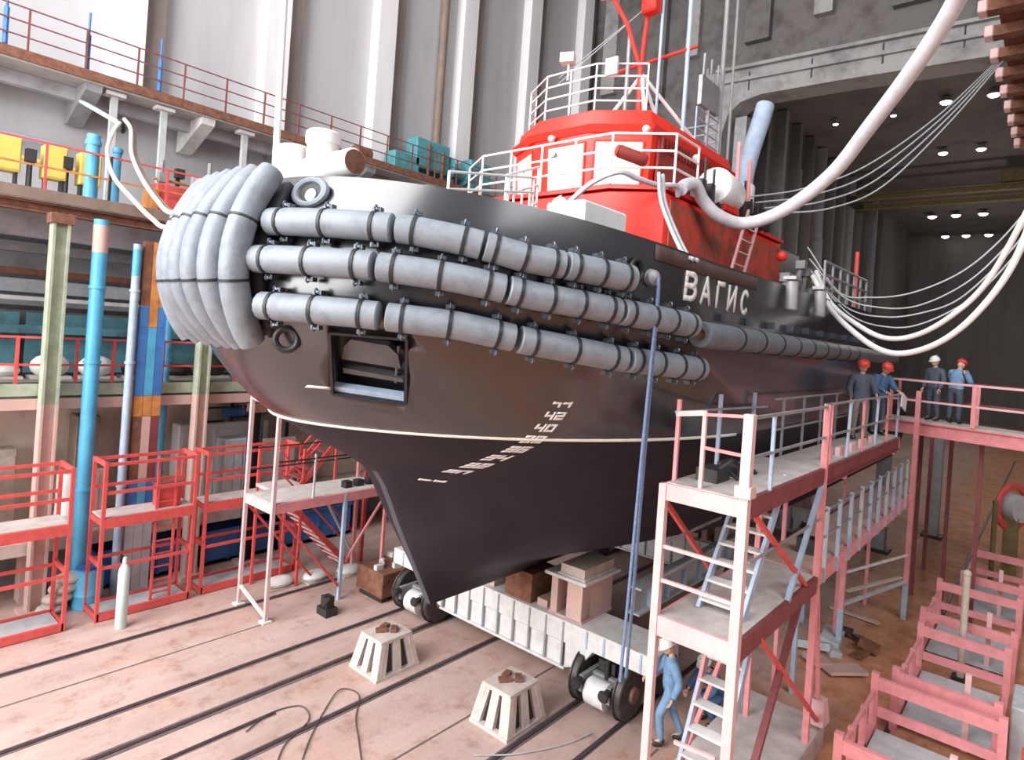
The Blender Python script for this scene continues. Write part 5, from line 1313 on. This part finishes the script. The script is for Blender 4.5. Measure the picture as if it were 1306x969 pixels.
STAND = dict(pelvis=(0, 0, .95), spine=(.01, 0, 1.12), chest=(0, 0, 1.32), neck=(.01, 0, 1.5), head=(.04, 0, 1.63), shL=(0, .19, 1.41), elL=(-.02, .25, 1.13), wrL=(.12, .24, .9), shR=(0, -.19, 1.41), elR=(-.02, -.25, 1.13), wrR=(.12, -.24, .9),
             hpL=(0, .1, .9), knL=(.02, .11, .5), anL=(-.02, .12, .09), toL=(.14, .14, .045), hpR=(0, -.1, .9), knR=(.02, -.11, .5), anR=(-.02, -.12, .09), toR=(.14, -.14, .045))
def pose(**k): d = dict(STAND); d.update(k); return d
LEAN = pose(chest=(.08, 0, 1.31), neck=(.13, 0, 1.48), head=(.19, 0, 1.6), spine=(.03, 0, 1.12), shL=(.09, .19, 1.4), shR=(.09, -.19, 1.4), elL=(.2, .24, 1.16), wrL=(.42, .16, 1.1), elR=(.18, -.26, 1.16), wrR=(.4, -.2, 1.08))
BEND = pose(pelvis=(-.12, 0, .84), spine=(.0, 0, .98), chest=(.18, 0, 1.08), neck=(.33, 0, 1.15), head=(.44, 0, 1.2), shL=(.22, .19, 1.1), shR=(.22, -.19, 1.1), elL=(.34, .22, .85), wrL=(.48, .14, .66), elR=(.34, -.22, .85), wrR=(.48, -.14, .64),
            hpL=(-.12, .1, .8), hpR=(-.12, -.1, .8), knL=(.02, .14, .46), knR=(.1, -.13, .46), face=(.7, 0, -.7))
CROUCH = pose(pelvis=(-.16, 0, .5), spine=(-.1, 0, .66), chest=(.03, 0, .83), neck=(.1, 0, .99), head=(.16, 0, 1.1), shL=(.05, .19, .9), shR=(.05, -.19, .9), elL=(.2, .24, .68), wrL=(.4, .16, .62), elR=(.2, -.24, .68), wrR=(.4, -.14, .6),
              hpL=(-.14, .1, .46), hpR=(-.14, -.1, .46), knL=(.22, .15, .5), knR=(.2, -.15, .46), anL=(.0, .13, .09), anR=(-.02, -.13, .09), toL=(.16, .15, .045), toR=(.14, -.15, .045), face=(.9, 0, -.3))
STEP = pose(hpL=(0, .1, .9), knL=(.18, .11, .52), anL=(.12, .12, .1), toL=(.28, .13, .045), knR=(-.08, -.11, .5), anR=(-.26, -.12, .12), toR=(-.1, -.13, .045), head=(.08, 0, 1.62), elL=(-.1, .26, 1.14), wrL=(.0, .26, .88), elR=(.12, -.26, 1.16), wrR=(.34, -.2, 1.02))
person('person in pale blue overalls and white helmet standing beside the cart wheel', (10.25, 4.72, 0), 2.2, STEP, 'pale_blue', 'pale_blue', 'helm_white')
person('person in dark blue overalls and pale green helmet crouching at the tower foot', (11.35, 4.45, .0), 2.7, CROUCH, 'jackblue', 'jackblue', 'helm_green')
person('person in dark jacket, khaki trousers and red helmet standing on the walkway', (16.0, 3.32, P1 + .02), -2.6, pose(wrL=(.3, .22, 1.02), elL=(.05, .27, 1.13)), 'jackdk', 'khaki', 'helm_red')
person('person in blue jacket and red helmet behind the hung white sheet on the walkway', (17.5, 3.25, P1 + .02), -2.2, LEAN, 'jackblue', 'jackdk', 'helm_red')
person('person in dark clothes and white helmet standing on the footbridge', (21.2, 2.58, bz), 2.6, STAND, 'jackdk', 'jackdk', 'helm_white')
person('person in pale blue jacket with dark red helmet turned away on the footbridge', (21.1, 2.08, bz), -.4, LEAN, 'pale_blue', 'jackdk', 'helm_red')
person('person in blue jacket and white helmet on the tug deck below the red wheelhouse', (8.3, 6.2, 7.26), 3.3, LEAN, 'pale_blue', 'jackblue', 'helm_white')
# ------------------------------------------------------------------ hoses and cables hung over the dock
def hang(name, label, cat, pts, r, m, n=10, group=None):
    return MB().tube(spline(pts, 8), r, n).build(name, M[m], None, label, cat, group)
hz = [(10.9, 5.5, 9.72), (11.13, 5.5, 9.86), (11.4, 5.45, 9.9), (11.68, 5.4, 9.66), (11.99, 5.2, 9.41), (12.46, 4.85, 9.32), (12.54, 4.14, 9.55), (12.24, 3.26, 10.07), (11.66, 2.56, 10.66), (10.85, 1.81, 11.24), (10.13, 1.27, 11.74), (9.27, .9, 12.2)]
HOSE_PTS = hz
hang('thick_hose', 'thick grey white hose swooping steeply down to the tug deck', 'hose', hz, .125, 'hose', 12)
hang('deck_hose', 'thinner grey hose laid over the red deck edge below the wheelhouse windows', 'hose', [(8.94, 6.79, 9.04), (9.1, 6.3, 9.5), (9.35, 5.9, 9.72), (9.7, 5.75, 9.68), (10.2, 5.62, 9.66), (10.7, 5.5, 9.74), (10.9, 5.55, 9.6)], .05, 'hose', 8)
for k in range(2):
    hang('lashing_tail', 'pale lashing hanging from the hose over the bulwark, %s of the pair' % ('forward' if k == 0 else 'after'), 'rope', [(9.3 + .14 * k, 5.1, 9.6), (8.9 + .14 * k, 4.8, 9.0), (8.1 + .14 * k, 4.02, 8.12), (8.05 + .14 * k, 3.8, 7.98)], .03, 'cable', 7)
LOOP = {
 1: [(15.7, 4.36, 8.75), (15.05, 3.85, 7.98), (14.58, 3.16, 7.48), (14.39, 2.61, 7.24), (14.21, 2.06, 7.33), (14.02, 1.51, 7.71), (13.8, 1.01, 8.31), (13.29, .52, 9.39), (12.98, .26, 10.18), (12.6, -.2, 11.6)],
 2: [(15.3, 4.31, 8.59), (14.71, 3.77, 7.85), (14.26, 3.23, 7.38), (13.96, 2.65, 7.01), (13.84, 2.17, 6.96), (13.67, 1.61, 7.21), (13.44, 1.11, 7.71), (13.17, .66, 8.48), (12.77, .36, 9.47), (12.54, .17, 10.18), (12.2, -.3, 11.6)]}
hang('white_hose', 'upper of the two white hoses looping low at the right edge', 'hose', LOOP[1], .05, 'offwhite')
hang('white_hose', 'lower of the two white hoses looping low at the right edge', 'hose', LOOP[2], .055, 'offwhite')
TH = [[(16.35, 4.78, 9.43), (16.36, 4.01, 8.34), (16.28, 3.33, 8.21), (16.28, 2.56, 8.31), (16.22, 1.72, 8.71), (16.1, 1.09, 9.3), (15.81, .51, 10.11), (15.5, -.1, 11.2)],
 [(16.28, 4.7, 9.13), (16.2, 3.88, 8.22), (16.3, 3.16, 7.99), (16.29, 2.4, 8.04), (16.09, 1.56, 8.5), (15.96, .95, 9.18), (15.74, .44, 9.98), (15.4, -.1, 11.1)],
 [(15.9, 4.54, 8.79), (16.05, 3.75, 7.95), (16.08, 2.95, 7.76), (16.17, 2.23, 7.9), (16.05, 1.61, 8.2), (15.84, .93, 8.98), (15.61, .43, 9.8), (15.3, -.1, 11.0)],
 [(15.71, 4.45, 8.68), (15.79, 3.59, 7.76), (15.92, 2.83, 7.53), (15.95, 2.19, 7.66), (15.96, 1.4, 8.2), (15.82, .8, 8.97), (15.65, .39, 9.69), (15.3, -.1, 10.9)]]
for p, l in zip(TH, ('topmost', 'second', 'third', 'lowest')): hang('sagging_cable', '%s of the four thin cables sagging above the white hose loops' % l, 'cable', p, .017, 'cable', 6, 'thin sagging cables')
for k in range(4):
    a = [(24.78 - .1 * k, 1.95 - .07 * k, 16.5 - .03 * k), (21.9 + .05 * k, 3.1 - .1 * k, 14.0 - .06 * k), (19.05 + .05 * k, 4.25 - .16 * k, 12.0 - .17 * k), (16.75 + .1 * k, 5.1 - .2 * k, 10.98 - .16 * k), (14.75 + .2 * k, 5.75 - .15 * k, 10.4 - .1 * k)]
    hang('power_cable', '%s of the four straight-hung cables running from the brown gantry to the tug' % ('topmost', 'second', 'third', 'lowest')[k], 'cable', a, .022, 'cable', 6, 'cables from gantry to tug')
for p, r, l in (([(5.11, 17.2, 11.17), (4.93, 17.0, 10.88), (4.75, 16.7, 10.31), (4.7, 15.98, 9.66), (4.65, 14.51, 9.0), (4.55, 13.09, 8.49), (4.47, 12.11, 8.27), (4.5, 10.2, 8.3)], .045, 'lower cream hose drooping from the left gallery to the tug bow'),
             ([(5.2, 17.2, 11.29), (5.25, 16.87, 11.0), (5.11, 16.27, 10.33), (5.02, 15.3, 9.66), (4.89, 13.93, 9.0), (4.73, 12.58, 8.6), (4.7, 10.4, 8.55)], .045, 'upper cream hose drooping from the left gallery to the tug bow'),
             ([(5.26, 17.25, 11.27), (5.34, 16.92, 10.94), (5.22, 16.29, 10.27), (5.16, 15.3, 9.57), (5.01, 13.94, 8.98), (4.84, 12.75, 8.67), (4.8, 10.5, 8.62)], .035, 'thin brownish hose running alongside the upper cream hose')):
    hang('cream_hose', l, 'hose', p, r, 'hose_c' if r > .04 else 'brownpipe', 8)
t = thing('hose_hanger', 'dark pulley hanger holding the cream hoses below the upper gallery', 'hanger', (5.2, 17.4, 11.1))
MB().bar((5.15, 17.35, 11.2), (5.15, 20.9, 12.45), .09).build('hanger_arm', M['deckgrey'], t); MB().lathe([(.1, -.05), (.16, -.05), (.12, 0), (.16, .05), (.1, .05)], (5.18, 17.3, 11.12), (1, .2, 0), 16).build('pulley', M['darksteel'], t)

# brown ribbed gantry deck at the upper right
GT = thing('gantry_deck', 'rust brown ribbed gantry deck hanging high above the footbridge', 'gantry', (28, -1, 16.4))
for k in range(11):
    x = 17.8 + k * 1.55 + max(0, k - 2) * .12; y = 2.0 - .016 * (x - 20)
    MB().bar((x, y - .05, 16.45), (x, -4.2, 16.45), .42, .3).build('cross_rib', M['rust'], GT)
    MB().box((x - .24, y - .06, 16.3), (x + .24, y + .16, 16.62)).build('rib_end', M['palepink'], GT, bevel=.03)
MB().box((17, -4.2, 16.62), (36, 1.75, 16.7)).build('deck_plate', M['rust'], GT)
for y in (-3.6, -.8): MB().ibeam((17, y, 16.95), (36, y, 16.95), .3, .5, .05).build('runway_beam', M['rust'], GT)
MB().box((26.0, .6, 16.0), (27.4, 1.2, 16.3)).build('gantry_box', M['offwhite'], GT); MB().box((26.0, .55, 15.7), (27.4, 1.0, 15.98)).build('gantry_box', M['yellow'], GT)
for k in range(3):
    for y in (-3.6, -.8): bar(GT, 'hanger_rod', M['darksteel'], (18.5 + k * 5.6, y, 17.2), (18.5 + k * 5.6, y, 30.9), .12)

# overhead crane in the inner hall
CR = thing('overhead_crane', 'dark yellow overhead crane spanning the dark inner hall', 'crane', (60, 0, 19.6))
for x, z in ((60, 20.5), (62, 20.1)): MB().ibeam((x, 14.25, z), (x, -15.7, z), .5, .5, .08).build('crane_girder', M['yellowdk'], CR)
MB().box((60.0, 2, 20.9), (62.2, 4, 21.8)).build('crane_trolley', M['yellowdk'], CR, bevel=.05)
for y in (14.0, -15.4): MB().box((59, y - .3, 19.9), (63, y + .3, 20.4)).build('wall_mount_carriage', M['darksteel'], CR)

# ceiling lamps
LG = glow('lamp glow', (1, .97, .9), 9)
spots = [(45, 5.9), (45, 3.6), (56, 7.3), (56, 5.0), (80, 11), (80, 8.9), (93, 11.3), (93, 9.2), (93, 7.0), (46, 12.2), (46, 8.8), (80, 6.6)]
labs = ['brightest ceiling lamp beside the pale cables', 'bright ceiling lamp next to the brown gantry ribs', 'left lamp of the middle pair below the brightest lamp', 'right lamp of the middle pair below the brightest lamp', 'left lamp of the small row just below the yellow crane', 'middle lamp of the small row just below the yellow crane', 'left lamp of the lowest far row', 'middle lamp of the lowest far row', 'right lamp of the lowest far row', 'faint lamp near the left shoulder of the portal', 'faint lamp under the middle of the portal lintel', 'right lamp of the small row just below the yellow crane']
for (x, y), l in zip(spots, labs):
    t = thing('ceiling_lamp', l, 'lamp', (x, y, 22.5), 'ceiling lamps of the inner hall')
    s = .5 if x > 70 else .36
    if 'faint' in l: s = .2
    MB().lathe([(.12, .34), (.16, .3), (s, .0), (s, -.04), (s - .04, -.04)], (x, y, 22.5), n=16).build('lamp_shade', M['steelgrey'], t)
    MB().sphere((x, y, 22.46), s * .82, 14, 8, (1, 1, .55)).build('bulb', LG, t)
    MB().cyl((x, y, 22.8), (x, y, 22.92), .05).build('stem', M['darksteel'], t)
# ------------------------------------------------------------------ light and camera
sc = bpy.context.scene
w = bpy.data.worlds.new('daylight'); sc.world = w; w.use_nodes = True
bg = w.node_tree.nodes['Background']; bg.inputs['Color'].default_value = (.93, .95, 1.0, 1); bg.inputs['Strength'].default_value = .36
def area(name, loc, target, sx, sy, power, col=(1, 1, 1), spread=180):
    d = bpy.data.lights.new(name, 'AREA'); d.shape = 'RECTANGLE'; d.size = sx; d.size_y = sy; d.energy = power; d.color = col; d.spread = math.radians(spread)
    o = bpy.data.objects.new(name, d); link(o); o.location = loc
    o.rotation_euler = (V(target) - V(loc)).to_track_quat('-Z', 'Y').to_euler(); return o
# daylight through the open hall door behind the camera; unseen fills added right and overhead
area('door_daylight', (-11, 11, 16.5), (5, 10.5, 10.5), 17, 27, 17500, (.98, .99, 1))
area('right_fill', (4, -11, 19), (13, 4, 1), 16, 8, 2800, (.97, .98, 1))  # unseen fill lamp added to brighten hull side and right floor
area('overhead_fill', (8, 10, 30), (8, 10, 0), 18, 12, 1500, (.97, .98, 1))  # unseen fill lamp added below the closed ceiling
for x in (40, 58, 80):
    d = bpy.data.lights.new('hall_lamp_light', 'POINT'); d.energy = 900; d.shadow_soft_size = .6; d.color = (1, .93, .85)
    o = bpy.data.objects.new('hall_lamp_light', d); link(o); o.location = (x, 5, 13)

cd = bpy.data.cameras.new('camera'); cam = bpy.data.objects.new('camera', cd); link(cam)
A_, TH_ = math.radians(40.8), math.atan(.07)
fw = V((math.cos(A_), math.sin(A_), 0)); rt = V((math.sin(A_), -math.cos(A_), 0)); upv = V((0, 0, 1))
cx_ = rt * math.cos(TH_) + upv * math.sin(TH_); cy_ = upv * math.cos(TH_) - rt * math.sin(TH_)
Mx = Matrix((cx_, cy_, -fw)).transposed().to_4x4(); Mx.translation = (0, 0, 6.8); cam.matrix_world = Mx
cd.sensor_width = 36; cd.sensor_fit = 'HORIZONTAL'; cd.lens = 36 * 808 / 1306
cd.shift_x = 0; cd.shift_y = -58.5 / 1306; cd.clip_start = .1; cd.clip_end = 300
sc.camera = cam
sc.view_settings.view_transform = 'Standard'; sc.view_settings.look = 'None'; sc.view_settings.gamma = 1
sc.view_settings.exposure = -.2; sc.view_settings.use_curve_mapping = False
